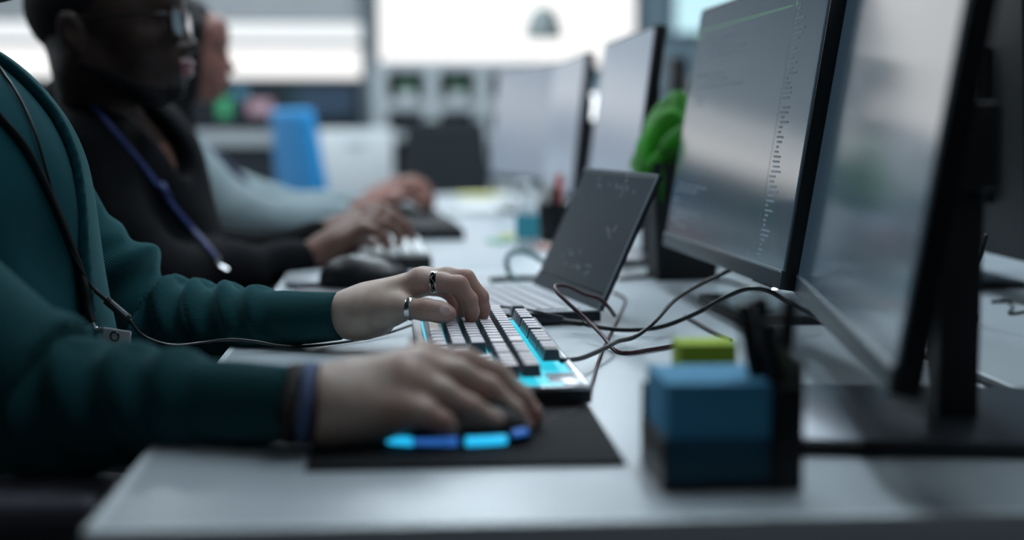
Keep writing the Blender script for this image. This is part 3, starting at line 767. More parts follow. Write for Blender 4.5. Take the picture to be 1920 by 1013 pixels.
for k, (bx, by, tx, ty, tz, wd) in enumerate([(0, 0, -0.055, -0.02, 0.30, .060), (0, .02, -0.01, 0.03, 0.33, .055), (-.02, 0, -0.100, 0.02, 0.25, .050), (0, -.02, -0.035, -0.06, 0.255, .060), (.02, 0, 0.06, 0.02, 0.31, .055), (-.02, -.02, -0.095, -0.06, 0.20, .05), (.02, .02, 0.09, 0.05, 0.25, .05), (0, -.03, .02, -.07, .28, .05)]):
    leaf((bx, by, 0.165), (tx * .45 if tx < 0 else tx, ty, tz * .93), wd, (0.3 * (-1) ** k, -1, 0.3) if k % 2 else (-0.5, -1, 0.2), parent=t)
# bottle
bp = P(990, 468, z=DZ)
t = thing('pump_bottle', 'white frosted bottle with a teal label among the clutter left of the laptop screen', 'bottle', (bp[0], bp[1] + .02, DZ))
MB().lathe([(0, 0), (0.021, 0), (0.023, 0.004), (0.023, 0.082), (0.018, 0.095), (0.009, 0.101), (0.009, 0.108), (0, 0.108)], n=28).build('bottle_body', M['bottle'], t)
MB().lathe([(0.0238, 0.022), (0.0240, 0.022), (0.0240, 0.070), (0.0238, 0.070)], n=28).build('label_band', M['label_teal'], t)
MB().lathe([(0, 0.106), (0.011, 0.106), (0.011, 0.120), (0.005, 0.123), (0.005, 0.135), (0, 0.135)], n=20).box((-0.008, 0, 0.138), (0.030, 0.010, 0.007), bev=.002).build('pump', M['white'], t)
# pen cup with a red marker
cp = P(1040, 455, z=DZ)
t = thing('pencil_cup', 'dark pencil cup beside the white bottle', 'pencil cup', (cp[0], cp[1] + 0.02, DZ))
MB().lathe([(0, 0), (0.030, 0), (0.032, 0.002), (0.034, 0.085), (0.031, 0.085), (0.029, 0.006), (0, 0.006)], n=28).build('cup', M['mesh_cup'], t)
for k, (dx, dy, tx, ty, hh, mk, lb) in enumerate([(.008, 0, 0.012, 0, 0.145, 'red', 'coral red marker standing in the dark pencil cup'), (-.008, .008, -0.016, .01, 0.13, 'paper', 'white pen in the dark pencil cup'), (0, -.01, 0.000, -.012, 0.12, 'blackm', 'black pen in the dark pencil cup')]):
    o = MB().tube([(0, 0, 0.008), ((tx - dx) * .6, (ty - dy) * .6, hh * .6), (tx - dx, ty - dy, hh)], [0.006, 0.009 if mk == 'red' else 0.006, 0.009 if mk == 'red' else 0.006], 12, False).build('marker', M[mk])
    o.location = (cp[0] + dx, cp[1] + 0.02 + dy, DZ); tag(o, lb, 'marker', 'markers in the pencil cup')
o = MB().box((0, 0, 0.006), (0.05, 0.02, 0.012), bev=.005).build('eraser', M['pink']); o.location = (*P(1025, 470, z=DZ)[:2], DZ); tag(o, 'small pink eraser in front of the pencil cup', 'eraser')
for (a, b_, c, mk, lb) in ((962, 448, 0.010, 'paper_y', 'pale yellow sticky note pad near the bottle'), (938, 455, 0.007, 'paper_g', 'pale green sticky note pad left of the yellow one')):
    o = MB().box((0, 0, c / 2), (0.05, 0.05, c), (0, 0, .3), bev=.0006).build('sticky_note_pad', M[mk]); o.location = (*P(a, b_, z=DZ)[:2], DZ + .0002); tag(o, lb, 'note pad', 'note pads on the second desk')
o = MB().box((0, 0, 0.010), (0.13, 0.30, 0.020), (0, 0, -.25), bev=.002).build('paper_stack', M['paper']); o.location = (*P(900, 400, z=DZ)[:2], DZ + .0002); tag(o, 'stack of white papers on the second desk', 'papers')
o = MB().box((0, 0, 0.004), (0.16, 0.22, 0.006), (0, 0, .2), bev=.001).build('notebook', M['paper_y']); o.location = (*P(905, 368, z=DZ)[:2], DZ + .0002); tag(o, 'pale notebook lying on the far desk', 'notebook')
# keyboard and items of the second person
def simple_keyboard(label, loc, rz, keys='white', L=0.40, Wk=0.13, th=0.022):
    t = thing('keyboard', label, 'keyboard', group='keyboards on the far desks')
    MB().box((0, 0, th / 2), (Wk, L, th), bev=.004).build('case', M['black'], t)
    for r_ in range(5):
        b = MB()
        for k in range(19): b.box((-Wk / 2 + .015 + r_ * .0245, -L / 2 + .02 + k * .02, th + .003), (.019, .0165, .007), bev=.001, seg=1)
        b.build('key_row', M[keys], t)
    t.location = loc; t.rotation_euler = (0, 0, R(rz)); return t
k2 = P(745, 508, z=DZ)
simple_keyboard('black keyboard with white keys under the hands of the man with glasses', (k2[0] - 0.012, k2[1] + 0.20, DZ), 2, 'white', th=.024)
k3 = P(850, 452, z=DZ)
simple_keyboard('dark keyboard in front of the woman in the grey sweater', (k3[0] - .05, k3[1] + .22, DZ), 3, 'blackm', th=.024)
o = MB().box((0, 0, 0.0015), (0.16, 0.20, 0.0028), bev=.001).build('mouse_mat', M['arm_grey']); o.location = (XL + 0.115, MO2[1] + .04, DZ + .0002); tag(o, 'grey mouse mat under the mouse of the man with glasses', 'mouse mat')
o = MB().box((0, 0, 0.004), (0.10, 0.14, 0.007), (0, 0, .1), bev=.001).build('phone', M['alu']); o.location = (*P(597, 532, z=DZ)[:2], DZ + .0032); tag(o, 'pale grey phone lying left of the far mouse', 'phone')

# ================================================================== BACK OF THE OFFICE
def office_chair(name, label, loc, rz, fab, group=None, arms=True, back_h=0.52, arm_z=0.66, back_w=.46, arm_x=0.0):
    t = thing(name, label, 'office chair', group=group)
    pr = [Fn(lambda X, Y, Z: np.sqrt(np.maximum(np.abs(X) - .19, 0) ** 2 + np.maximum(np.abs(Y) - .19, 0) ** 2 + np.maximum(np.abs(Z - .47 + .3 * X * X) - .012, 0) ** 2) - .03)]
    blob('seat', [(pr, (-.26, -.26, .38), (.26, .26, .56), .012)], [fab], t)
    bw = back_w / 2 - .03
    pb = [Fn(lambda X, Y, Z: np.sqrt(np.maximum(np.abs(X + .20 - .35 * Y * Y + .12 * (Z - .55)) - .006, 0) ** 2 + np.maximum(np.abs(Y) - bw + .12 * np.maximum(Z - .75, 0), 0) ** 2 + np.maximum(np.abs(Z - .57 - back_h / 2) - back_h / 2 + .03, 0) ** 2) - .022)]
    blob('backrest', [(pb, (-.34, -.28, .50), (-.06, .28, 1.15), .012)], [fab], t)
    MB().tube([(-.02, 0, .42), (-.20, 0, .42), (-.25, 0, .55), (-.26, 0, .72)], .018, 10).build('back_support', M['blackm'], t)
    MB().lathe([(0.028, .12), (0.028, .28), (0.018, .28), (0.018, .43), (0.06, .44), (0.06, .445), (0, .445)], n=16).build('column', M['blackm'], t)
    for k in range(5):
        a = k * 2 * math.pi / 5
        lg = MB().tube([(0.02 * math.cos(a), .02 * math.sin(a), .12), (.3 * math.cos(a), .3 * math.sin(a), .075)], .018, 8, False).build('base_leg', M['blackm'], t)
        MB().lathe([(0, -.02), (.028, -.02), (.03, 0), (.028, .02), (0, .02)], (.3 * math.cos(a), .3 * math.sin(a), .0305), 14, (R(90), 0, a)).build('caster', M['black'], lg)
    if arms:
        for s in (-1, 1):
            ar = MB().tube([(-.02, s * .20, .43), (-.02, s * .27, .44), (-.03, s * .275, .52), (-.03, s * .27, arm_z - .02)], .016, 8).build('arm_post', M['blackm'], t)
            MB().box((arm_x, s * .27, arm_z), (.32, .085, .028), bev=.012, seg=3).build('arm_pad', M['arm_grey'], ar)
    t.location = loc; t.rotation_euler = (0, 0, R(rz)); return t
office_chair('office_chair', 'bright blue office chair, blurred in the background', (-0.235, 6.0, 0), 30, M['chair_blue'], arms=False, back_h=.50, back_w=.42)
office_chair('office_chair', 'black mesh office chair in front of the white shelving', (0.205, 6.8, 0), -90, M['chair_black'], back_h=.46, back_w=.46)
office_chair('office_chair', 'dark office chair whose grey armrest shows at the lower left', (-0.51, 1.37, 0), 0, M['chair_black'], back_h=.50, arm_z=.695, arm_x=.12)
office_chair('office_chair', 'black office chair under the man with glasses, mostly hidden', (-0.52, 2.55, 0), 0, M['chair_black'], back_h=.42)
# white cabinet
cx0, cx1 = P(598, 300, Y=7.3)[0], P(737, 300, Y=7.3)[0]
t = thing('cabinet', 'bright white cabinet standing between the blue chair and the black chair', 'cabinet', ((cx0 + cx1) / 2, 7.3 + .22, 0))
MB().box((0, 0, .49), (cx1 - cx0, .42, .98), bev=.004).build('body', M['white'], t)
for k in range(3):
    d = MB().box((0, -.218, .17 + k * .32), (cx1 - cx0 - .02, .014, .30), bev=.003).build('drawer', M['white'], t)
    MB().box((0, -.229, .26 + k * .32), (.1, .008, .012), bev=.002).build('handle', M['alu'], d)
# shelving unit
sx0, sx1, SY = P(712, 200, Y=8.2)[0], P(1010, 200, Y=8.2)[0], 8.2
t = thing('shelving_unit', 'white open shelving against the far wall below the bright window', 'shelf', ((sx0 + sx1) / 2, SY + .15, 0))
W_ = sx1 - sx0
for px in (712, 810, 905, 1000):
    x = P(px, 200, Y=SY)[0] - (sx0 + sx1) / 2; MB().box((x, 0, .66), (.085, .30, 1.32), bev=.003).build('upright', M['offwhite'], t)
for z in (.04, .34, .66, .94, 1.115, 1.335): MB().box((0, 0, z), (W_ + .08, .302, .055 if z != 1.115 else .07), bev=.003).build('shelf_board', M['offwhite'], t)
MB().box((0, .155, .66), (W_ + .08, .01, 1.32)).build('back_panel', M['wall_dark'], t)
for px, lb in ((763, 'small round green plant on the left of the white shelving'), (858, 'small round green plant in the middle bay of the white shelving'), (952, 'small green plant at the right end of the white shelving')):
    q = P(px, 190, Y=SY + .06)
    t = thing('shelf_plant', lb, 'plant', (q[0], q[1], 1.151), group='small round plants on the shelving')
    MB().lathe([(0, 0), (.035, 0), (.045, .05), (.04, .05), (0, .045)], n=18).build('pot', M['white'], t)
    rr = random.Random(px)
    b = MB()
    for k in range(60):
        a, e2 = rr.uniform(0, 6.28), rr.uniform(.1, 1.5); d = Vector((math.cos(a) * math.cos(e2), math.sin(a) * math.cos(e2), math.sin(e2))) * rr.uniform(.04, .062) + Vector((0, 0, .06))
        s_ = d.cross(Vector((0, 0, 1))).normalized() * .011
        b.quad([Vector((0, 0, .05)), d * .7 + s_, d, d * .7 - s_])
    b.build('foliage', M['leaf_pale'], t)
rr = random.Random(5)
for px0, px1, z0 in ((722, 790, .968), (828, 890, .968), (918, 990, .968)):
    x = P(px0, 200, Y=SY)[0] + .03; xe = P(px1, 200, Y=SY)[0]
    while x < xe - .03:
        wd = rr.uniform(.025, .04); hh = rr.uniform(.09, .105)
        o = MB().box((0, 0, hh / 2), (wd, .16, hh), bev=.002).build('binder', M['navy' if rr.random() < .5 else 'pot']); o.location = (x + wd / 2, SY + .14, z0)
        tag(o, 'dark binder in a bay of the white shelving', 'binder', 'dark binders on the shelving'); x += wd + .003
# desk row with wall displays in the left background
t = thing('counter', 'white topped counter along the dark far wall, left of the blue chair', 'counter', (-2.1, 8.75, 0))
MB().box((0, 0, .925), (3.6, .5, .09), bev=.004).build('countertop', M['offwhite'], t)
MB().box((0, .02, .44), (3.5, .44, .88)).build('counter_front', M['wall_dark'], t)
def tv(label, px0, px1, py0, py1, Y, spots):
    a, c = P(px0, py1, Y=Y), P(px1, py0, Y=Y); w_, h_ = c[0] - a[0], c[2] - a[2]
    t = thing('wall_display', label, 'screen', (a[0] + w_ / 2, Y, a[2]), group='dark screens above the counter')
    MB().box((0, 0.015, h_ / 2), (w_, .03, h_), bev=.003).build('housing', M['black'], t)
    s = MB().box((0, -.001, h_ / 2), (w_ - .02, .004, h_ - .02)).build('screen', M['laptop_scr'], t)
    for (fx, fz, sw, sh, colr, st) in spots:
        MB().box((fx * w_, -.0035, h_ / 2 + fz * h_), (sw * w_, .001, sh * h_)).build('graph', mat('display_graph', colr, emit=colr, estr=st), s)
    MB().box((0, .0, -.02), (.08, .03, .05)).build('stand', M['black'], t)
z0y = 232
tv('dark display with green and pink graphs beyond the woman\'s face', 405, 520, 150, 228, 8.66, [(-.36, -.15, .2, .5, (.05, .30, .14), .5), (-.1, .2, .2, .3, (.06, .18, .26), .5), (.22, -.15, .4, .35, (.30, .20, .24), .7)])
tv('dark blue display above the blue chair', 528, 672, 152, 228, 8.66, [(.1, 0, .7, .7, (.02, .04, .07), .6), (-.35, .1, .2, .5, (.01, .03, .04), .6)])
tv('dark display at the far left, beyond the neck of the seated man', 20, 112, 150, 228, 8.66, [(.42, .0, .12, .7, (.04, .4, .08), .9), (-.2, 0, .4, .5, (.10, .10, .12), .8)])
# pendant lamps
def pendant(label, px, py0, py1, Y, wpx, shade=True):
    a, c = P(px, py1, Y=Y), P(px, py0, Y=Y); r_ = wpx / 2 * Y / F_PX; h_ = c[2] - a[2]
    t = thing('pendant_lamp', label, 'lamp', (a[0], Y, a[2]))
    MB().lathe([(r_, 0), (r_ * .93, h_ * .30), (r_ * .70, h_ * .75), (r_ * .45, h_ * .95), (r_ * .12, h_), (r_ * .10, h_ - .003), (r_ * .42, h_ * .93), (r_ * .66, h_ * .73), (r_ * .9, h_ * .28), (r_ * .97, 0)], n=36).build('lamp_shade', M['shade'], t)
    MB().lathe([(0, 0.004), (r_ * .95, 0.004), (r_ * .94, .010), (0, .010)], n=30).build('reflector', M['shade_in'], t)
    MB().tube([(0, 0, h_), (0, 0, 2.9 - a[2])], .0015, 6, False).build('cord', M['arm_grey'], t)
pendant('grey-green cone pendant lamp in front of the bright window', 1019, 14, 70, 5.2, 68)
def globe(label, px, py, Y, r_, m):
    c = P(px, py, Y=Y); t = thing('globe_lamp', label, 'lamp', (c[0], Y, DZ), group='white globe lamps among the far monitors')
    hgt = c[2] - DZ
    MB().lathe([(0, 0), (.05, 0), (.05, .008), (.006, .012), (.006, hgt - r_ * .9), (0, hgt - r_ * .9)], n=18).build('lamp_stand', M['white'], t)
    MB().lathe([(r_ * math.sin(math.pi * k / 12), hgt - r_ * math.cos(math.pi * k / 12)) for k in range(13)], n=24).build('globe', m, t)
gm = mat('globe_glass', (.9, .9, .9), emit=(.95, .98, 1.0), estr=1.4)
globe('white globe lamp between the two hazy monitors, the higher one', 1112, 202, 4.85, .045, gm)
globe('white globe lamp between the two hazy monitors, the lower one', 1105, 272, 4.70, .044, gm)
globe('small white globe lamp behind the black mesh chair', 953, 272, 5.0, .035, gm)
# partition and dark pillar beyond the plant
q = P(1268, 200, Y=4.9)
t = thing('floor_speaker', 'narrow black upright speaker beyond the green plant', 'speaker', (q[0], 4.9, 0))
MB().box((0, 0, .62), (.056, .10, 1.22), bev=.006).build('body', M['black'], t); MB().box((0, 0, .01), (.2, .2, .02), bev=.004).build('foot', M['black'], t)
o = MB().box((0, 0, .58), (.07, .25, 1.16), bev=.006).build('white_panel', M['white']); o.location = (q[0] + .075, 5.0, 0); tag(o, 'narrow white panel beside the black speaker beyond the plant', 'panel')

# ================================================================== PEOPLE
def xf(prims, o, s=1.0, rz=0.0, ry=0.0):
    """place local (x forward, z up) shapes: pitch ry (nose down positive), turn rz"""
    Rm = np.array(Euler((0, ry, rz)).to_matrix()); out = []
    for p in prims:
        q = dict(p)
        if p['t'] == 'c':
            q['a'] = Rm @ np.array(p['a']) * s + o; q['b'] = Rm @ np.array(p['b']) * s + o; q['ra'] = p['ra'] * s; q['rb'] = p['rb'] * s
        elif p['t'] == 'e':
            q['c'] = Rm @ np.array(p['c']) * s + o; q['r'] = tuple(np.array(p['r']) * s)
            q['R'] = (Rm @ np.array(p['R']) if p.get('R') is not None else Rm).tolist()
        q['k'] = p['k'] * s; out.append(q)
    return out
def head_prims(proj=1.0):
    L = [E((0.0, 0, .030), (.108, .077, .090), .01),
         E((.035, 0, -.008), (.078, .064, .082), .03)]
    for s in (-1, 1):
        L += [C((-.022, s * .050, -.050), (.060, s * .032, -.094), .020, .018, .035), E((.062, s * .036, -.034), .027, .025)]
    L += [C((.070, -.012, -.098), (.070, .012, -.098), .022, .022, .03), E((.098, 0, -.100), (.017, .020, .014), .014),
          E((.060, 0, -.045), (.055, .048, .050), .03),
          C((.100, -.034, .018), (.100, .034, .018), .011, .011, .015), E((.095, 0, .045), (.022, .045, .035), .03)]
    for s in (-1, 1): L += [E((.116, s * .031, -.002), (.013, .016, .011), .014, 's'), E((.0915, s * .031, -.002), .0135, .003)]
    L += [C((.110, 0, .006), (.128, 0, -.034), .0065, .010, .012), E((.131, 0, -.037), (.011, .011, .009), .008)]
    for s in (-1, 1): L += [E((.120, s * .0125, -.040), (.011, .008, .008), .006)]
    L += [E((.094, 0, -.068), (.030, .032, .024), .02), E((.120 * proj, 0, -.0605), (.0105, .022, .0065), .005), E((.118 * proj, 0, -.0745), (.0105, .020, .0075), .005),
          C((.130, -.018, -.0672), (.130, .018, -.0672), .0018, .0018, .003, 's')]
    for s in (-1, 1):
        L += [E((-.022, s * .079, -.012), (.018, .007, .031), .006, 'u', Euler((0, -.25, s * -.35)).to_matrix()),
              E((-.018, s * .088, -.008), (.009, .005, .017), .005, 's', Euler((0, -.25, s * -.35)).to_matrix())]
    return L

# ---------- PERSON 1: teal cardigan, nearest the camera
S1F, S1N = np.array((-.468, 1.705, .978)), np.array((-.50, 1.315, .985))
EL1F = P(285, 612, Y=1.70); WR1F = P(640, 592, Y=1.572)
CUFF_N = P(545, 757, Y=1.085); EL1N = P(95, 770, Y=1.17)
torso1 = [E((-.500, 1.53, .900), (.152, .172, .165), .04), E((-.488, 1.53, .72), (.165, .160, .20), .06), C((-.50, 1.62, .99), (-.50, 1.42, .99), .060, .060, .06), C((-.495, 1.52, 1.02), (-.475, 1.52, 1.12), .055, .05, .04)]
def fold_fn(X, Y, Z): return 0
shirt_pr = [dict(p) for p in torso1]
for p in shirt_pr:
    if p['t'] == 'e': p['r'] = tuple(np.array(p['r']) + .006)
    else: p['ra'] += .006; p['rb'] += .006
shirt_pr = shirt_pr[:3] + [Fn(lambda X, Y, Z: 1.085 + (X + .47) * .6 - Z, .01, 'i')] if False else shirt_pr[:3]
base_shirt = sdf(shirt_pr)
def shirt_f(X, Y, Z):
    D = base_shirt(X, Y, Z)
    f = .0045 * np.sin(46 * (Y - 1.5) + 9 * (Z - .8)) * np.clip((1.02 - Z) * 6, .2, 1) + .004 * np.sin(30 * (Z + .9 * Y) + 2) * np.clip((.92 - Z) * 5, 0, 1)
    return D - f
shirt_prims = [Fn(shirt_f)]
p1 = thing('person', 'person in a teal ribbed cardigan with hands on the lit keyboard and glowing mouse', 'person')
# hand A (left, on the keyboard): joints surveyed from the photograph, thumb side towards the camera
def pj(*a): return [P(x, y, Y=Y) for x, y, Y in a]
def handA():
    L = [C(P(590, 596, Y=1.588), P(660, 588, Y=1.572), .0235, .0245, .01)]
    w0 = P(684, 585, Y=1.570); w1 = P(694, 583, Y=1.570)
    # wrist and back of the hand: an oval made of side-by-side bars
    for dy, rz_ in ((-.013, .0225), (0.0, .0245), (.013, .0225)): L.append(C(w0 + [0, dy, 0], w1 + [0, dy, 0], rz_, rz_ - .001, .012))
    kn = pj((786, 528, 1.548), (793, 524, 1.568), (789, 531, 1.588), (778, 541, 1.606))
    ws = [P(662, 581, Y=Y) for Y in (1.556, 1.568, 1.582, 1.594)]
    for i in range(4): L.append(C(ws[i], kn[i], .0185 if i < 3 else .017, (.0118, .0118, .0112, .0102)[i], .014))
    L.append(C(P(700, 572, Y=1.575), P(762, 548, Y=1.575), .021, .0145, .016))
    # thenar and heel of the hand
    L.append(C(P(678, 596, Y=1.556), P(733, 583, Y=1.536), .0175, .0155, .018))
    L.append(C(P(660, 600, Y=1.575), P(715, 600, Y=1.567), .0165, .012, .018))
    # knuckle bumps
    L.append(E(P(783, 516, Y=1.551), (.0075, .0065, .0065), .008)); L.append(E(P(793, 517, Y=1.569), (.007, .007, .006), .008))
    # index
    ix = pj((786, 529, 1.548), (826, 529, 1.543), (861, 534, 1.540), (880, 562, 1.540), (884, 584, 1.541), (884, 597, 1.541))
    L += chain(ix, [.0112, .0098, .0095, .0085, .0080, .0068], .005, .010)
    # middle
    md = pj((793, 524, 1.568), (838, 518, 1.562), (874, 522, 1.560), (901, 557, 1.559), (905, 578, 1.560), (905, 592, 1.560))
    L += chain(md, [.0112, .0098, .0095, .0086, .0080, .0066], .004, .010)
    # ring (seen reddish under the index)
    rg = pj((789, 531, 1.588), (832, 529, 1.586), (862, 544, 1.584), (872, 568, 1.583), (870, 582, 1.583), (868, 592, 1.583))
    L += chain(rg, [.0106, .0092, .0090, .0080, .0074, .0062], .004, .010)
    # pinky
    pk = pj((780, 540, 1.606), (812, 541, 1.606), (840, 549, 1.605), (853, 568, 1.604), (854, 589, 1.604))
    L += chain(pk, [.0092, .0078, .0072, .0066, .0056], .004, .010)
    # thumb, three bones, leaves the side of the palm
    th = pj((700, 585, 1.548), (748, 577, 1.530), (797, 581, 1.520), (825, 585, 1.518), (840, 589, 1.518))
    L += chain(th, [.0165, .0118, .0106, .0104, .0088], .008, .016)
    L.append(E(P(799, 573, Y=1.519), (.0075, .007, .0055), .006))
    L.append(E(P(836, 583, Y=1.5092), (.0066, .0012, .0052), .0006))
    return L, ix, th
HA, IX, TH = handA()
nail_c = P(836, 582, Y=1.5085)
def handB():
    L = []
    Yw = 1.085
    w0 = P(622, 756, Y=Yw); w1 = P(634, 756, Y=Yw)
    L.append(C(P(500, 757, Y=Yw + .01), w1, .0235, .0245, .01))
    for dy, rz_ in ((-.012, .0235), (0, .026), (.014, .0235)): L.append(C(w0 + [0, dy, 0], w1 + [0, dy, 0], rz_, rz_ - .001, .012))
    kn = pj((800, 676, 1.125), (785, 690, 1.103), (768, 722, 1.082), (752, 768, 1.066))  # index, middle, ring, pinky
    ws = [P(625, 748, Y=1.108), P(622, 752, Y=1.094), P(620, 760, Y=1.080), P(620, 768, Y=1.070)]
    for i in range(4): L.append(C(ws[i], kn[i], .0195, (.0128, .0125, .0118, .0108)[i], .016))
    L.append(C(P(665, 735, Y=1.095), P(750, 712, Y=1.093), .021, .0165, .02)); L.append(C(P(640, 790, Y=1.078), P(745, 796, Y=1.078), .0165, .0115, .02))
    fa = lambda pts, rs, k0=.012: chain(pj(*pts), rs, .005, k0)
    L += fa([(800, 676, 1.125), (872, 678, 1.128), (930, 702, 1.130), (975, 745, 1.130), (996, 775, 1.130), (1003, 788, 1.130)], [.0122, .0108, .0103, .0093, .0084, .0068])
    L += fa([(785, 694, 1.103), (860, 702, 1.102), (916, 730, 1.101), (962, 773, 1.100), (985, 800, 1.100)], [.0120, .0106, .0102, .0090, .0068])
    L += fa([(768, 724, 1.082), (830, 738, 1.079), (880, 765, 1.076), (925, 792, 1.076), (948, 812, 1.078)], [.0116, .0102, .0096, .0086, .0064])
    L += fa([(752, 770, 1.066), (793, 776, 1.060), (828, 792, 1.063), (853, 814, 1.067)], [.0106, .0094, .0086, .0062])
    L += fa([(660, 775, 1.115), (740, 790, 1.148), (800, 795, 1.152), (850, 798, 1.150)], [.0165, .0122, .0108, .0085], .016)
    L.append(E(P(790, 658, Y=1.122), (.009, .008, .007), .008)); L.append(E(P(768, 678, Y=1.101), (.009, .008, .006), .008))
    return L
HB = handB()
# limbs under the clothes, head, trousers region
bodyP = [dict(p) for p in torso1]
for p in bodyP[:3]:
    if p['t'] == 'e': p['r'] = tuple(np.array(p['r']) - .012)
    else: p['ra'] -= .012; p['rb'] -= .012
HD1 = np.array((-.482, 1.50, 1.252))
bodyP += [C(S1F, P(118, 470, Y=1.71), .040, .036, .03), C(P(118, 470, Y=1.71), EL1F, .036, .034, .03), C(EL1F, P(600, 594, Y=1.585), .034, .024, .02), C(S1N, np.array((-.42, 1.22, .85)), .040, .036, .03), C(np.array((-.42, 1.22, .85)), EL1N, .036, .034, .03), C(EL1N, P(500, 757, Y=1.095), .034, .025, .02)]
bodyP += xf(head_prims(), HD1, 1.0, R(-4), R(8)) 
for s in (-1, 1):
    hp, kn_ = np.array((-.52, 1.52 + s * .09, .57)), np.array((-.06, 1.52 + s * .13, .56))
    bodyP += [C(hp, kn_, .075, .055, .04), C(kn_, (-.10, 1.52 + s * .15, .12), .052, .038, .02), C((-.11, 1.52 + s * .15, .05), (.05, 1.52 + s * .16, .035), .036, .030, .03)]
flush_pts = [(p, r_, w_) for p, r_, w_ in
    [(IX[0], .013, .5), (IX[2], .012, .75), (IX[3], .011, .8), (IX[5], .012, .9), (TH[2], .013, .6), (TH[4], .013, .7), (IX[1], .011, .35)] +
    [(P(x, y, Y=Y), .013, w) for x, y, Y, w in ((874, 522, 1.560, .8), (901, 557, 1.559, .85), (905, 590, 1.56, .9), (860, 560, 1.584, 1.0), (850, 590, 1.584, 1.0), (838, 570, 1.604, .9),
     (800, 676, 1.125, .7), (785, 690, 1.103, .7), (768, 722, 1.082, .7), (752, 768, 1.066, .7), (872, 678, 1.128, .5), (916, 730, 1.10, .6), (880, 765, 1.076, .6), (826, 797, 1.058, .7), (996, 775, 1.13, .8), (980, 795, 1.10, .8), (950, 815, 1.073, .8), (853, 820, 1.058, .8))]]
def flush1(V):
    o = np.zeros(len(V)); m = V[:, 0] > -.12; Q = V[m]; a = np.zeros(len(Q))
    for p, r_, w_ in flush_pts: a = np.maximum(a, w_ * np.exp(-((Q - p) ** 2).sum(1) / (2 * (r_ * .85) ** 2)))
    o[m] = a; return o
def nail_reg(c):
    d = c - nail_c; m = np.zeros(len(c), int)
    m[((d[:, 0] / .0074) ** 2 + (d[:, 1] / .006) ** 2 + (d[:, 2] / .0058) ** 2) < 1] = 1
    return m
blob('body', [part(bodyP, .0065), part(HA, .00135, .006), part(HB, .002, .006)], [M['skin1'], M['nail']], p1, nail_reg, flush1)
hairp = [E((-.012, 0, .042), (.112, .086, .098), .01), Fn(lambda X, Y, Z: -(Z - HD1[2] - .0 - np.clip((X - HD1[0]) * .9, -.06, .05)), .01, 'i')]
hp = xf(hairp[:1], HD1, 1.0, R(-4), R(8)) + [hairp[1]]
blob('hair', [part(hp, .005)], [M['hair_brown']], p1)
bd = xf([C((-.02, -.055, -.06), (.07, -.034, -.100), .022, .020, .01), C((-.02, .055, -.06), (.07, .034, -.100), .022, .020, .01), C((.075, -.025, -.102), (.075, .025, -.102), .024, .024, .02), E((.088, 0, -.090), (.046, .040, .036), .02), C((-.015, -.058, -.04), (.05, -.046, -.070), .014, .018, .02), C((-.015, .058, -.04), (.05, .046, -.070), .014, .018, .02)], HD1, 1.0, R(-4), R(8))
blob('beard', [part(bd, .004)], [M['hair_brown']], p1)
tr = []
for s in (-1, 1):
    hp, kn_ = np.array((-.52, 1.52 + s * .09, .57)), np.array((-.06, 1.52 + s * .13, .56))
    tr += [C(hp, kn_, .088, .067, .04), C(kn_, (-.10, 1.52 + s * .15, .10), .062, .050, .02)]
tr += [E((-.52, 1.52, .58), (.14, .17, .11), .05)]
blob('trousers', [part(tr, .009)], [M['pants']], p1)
for s in (-1, 1):
    sh = [C((-.12, 1.52 + s * .15, .05), (.06, 1.52 + s * .16, .038), .046, .036, .03), Fn(lambda X, Y, Z: .002 - Z, .004, 'i')]
    blob('shoe', [part(sh, .006)], [M['black']], p1)
blob('shirt', [(shirt_prims, np.array((-.72, 1.28, .50)), np.array((-.28, 1.76, 1.10)), .005)], [M['shirt']], p1)

# cardigan: torso shell with open front + two wrinkled sleeves
def arm_coords(X, Y, Z, pts):
    best = None; acc = 0.0
    for a, b in zip(pts, pts[1:]):
        a = np.array(a); b = np.array(b); ab = b - a; L = np.linalg.norm(ab); u = ab / L
        x, y, z = X - a[0], Y - a[1], Z - a[2]
        h = np.clip((x * u[0] + y * u[1] + z * u[2]) / L, 0, 1)
        ex, ey, ez = x - ab[0] * h, y - ab[1] * h, z - ab[2] * h
        d = np.sqrt(ex ** 2 + ey ** 2 + ez ** 2); s = acc + h * L
        n1 = np.cross((0, 1, 0), u); n1 /= np.linalg.norm(n1); n1 = n1 if n1[2] > 0 else -n1     # 'up' side of the arm
        n2 = np.cross(u, n1)
        c1 = ex * n1[0] + ey * n1[1] + ez * n1[2]; c2 = ex * n2[0] + ey * n2[1] + ez * n2[2]
        if best is None: best = [d, s, c1, c2]
        else:
            m = d < best[0]
            best = [np.where(m, n, o) for n, o in zip((d, s, c1, c2), best)]
        acc += L
    return best
def sleeve(pts, s_r, folds):
    """s_r: [(arclength, radius)...]; folds: [(arclength on the upper side, slant, height, width)...]"""
    ss, rr_ = zip(*s_r)
    def f(X, Y, Z):
        d, s, c1, c2 = arm_coords(X, Y, Z, pts)
        ang = np.arctan2(c2, c1)
        r = np.interp(s, ss, rr_)
        for s0, sl, hgt, wd, a0 in folds:
            q = (s - s0 - sl * np.abs(ang - a0)) / wd
            r = r + hgt * (np.exp(-q * q) - .35 * np.exp(-(q - 1.7) ** 2)) * (0.45 + 0.55 * np.cos((ang - a0) * .5) ** 2)
        return d - r
    return f
AF = [S1F, P(128, 455, Y=1.71), EL1F, P(452, 603, Y=1.64), P(641, 593, Y=1.570)]
lenF = [0]
for a, b in zip(AF, AF[1:]): lenF.append(lenF[-1] + float(np.linalg.norm(b - a)))
e_ = lenF[2]
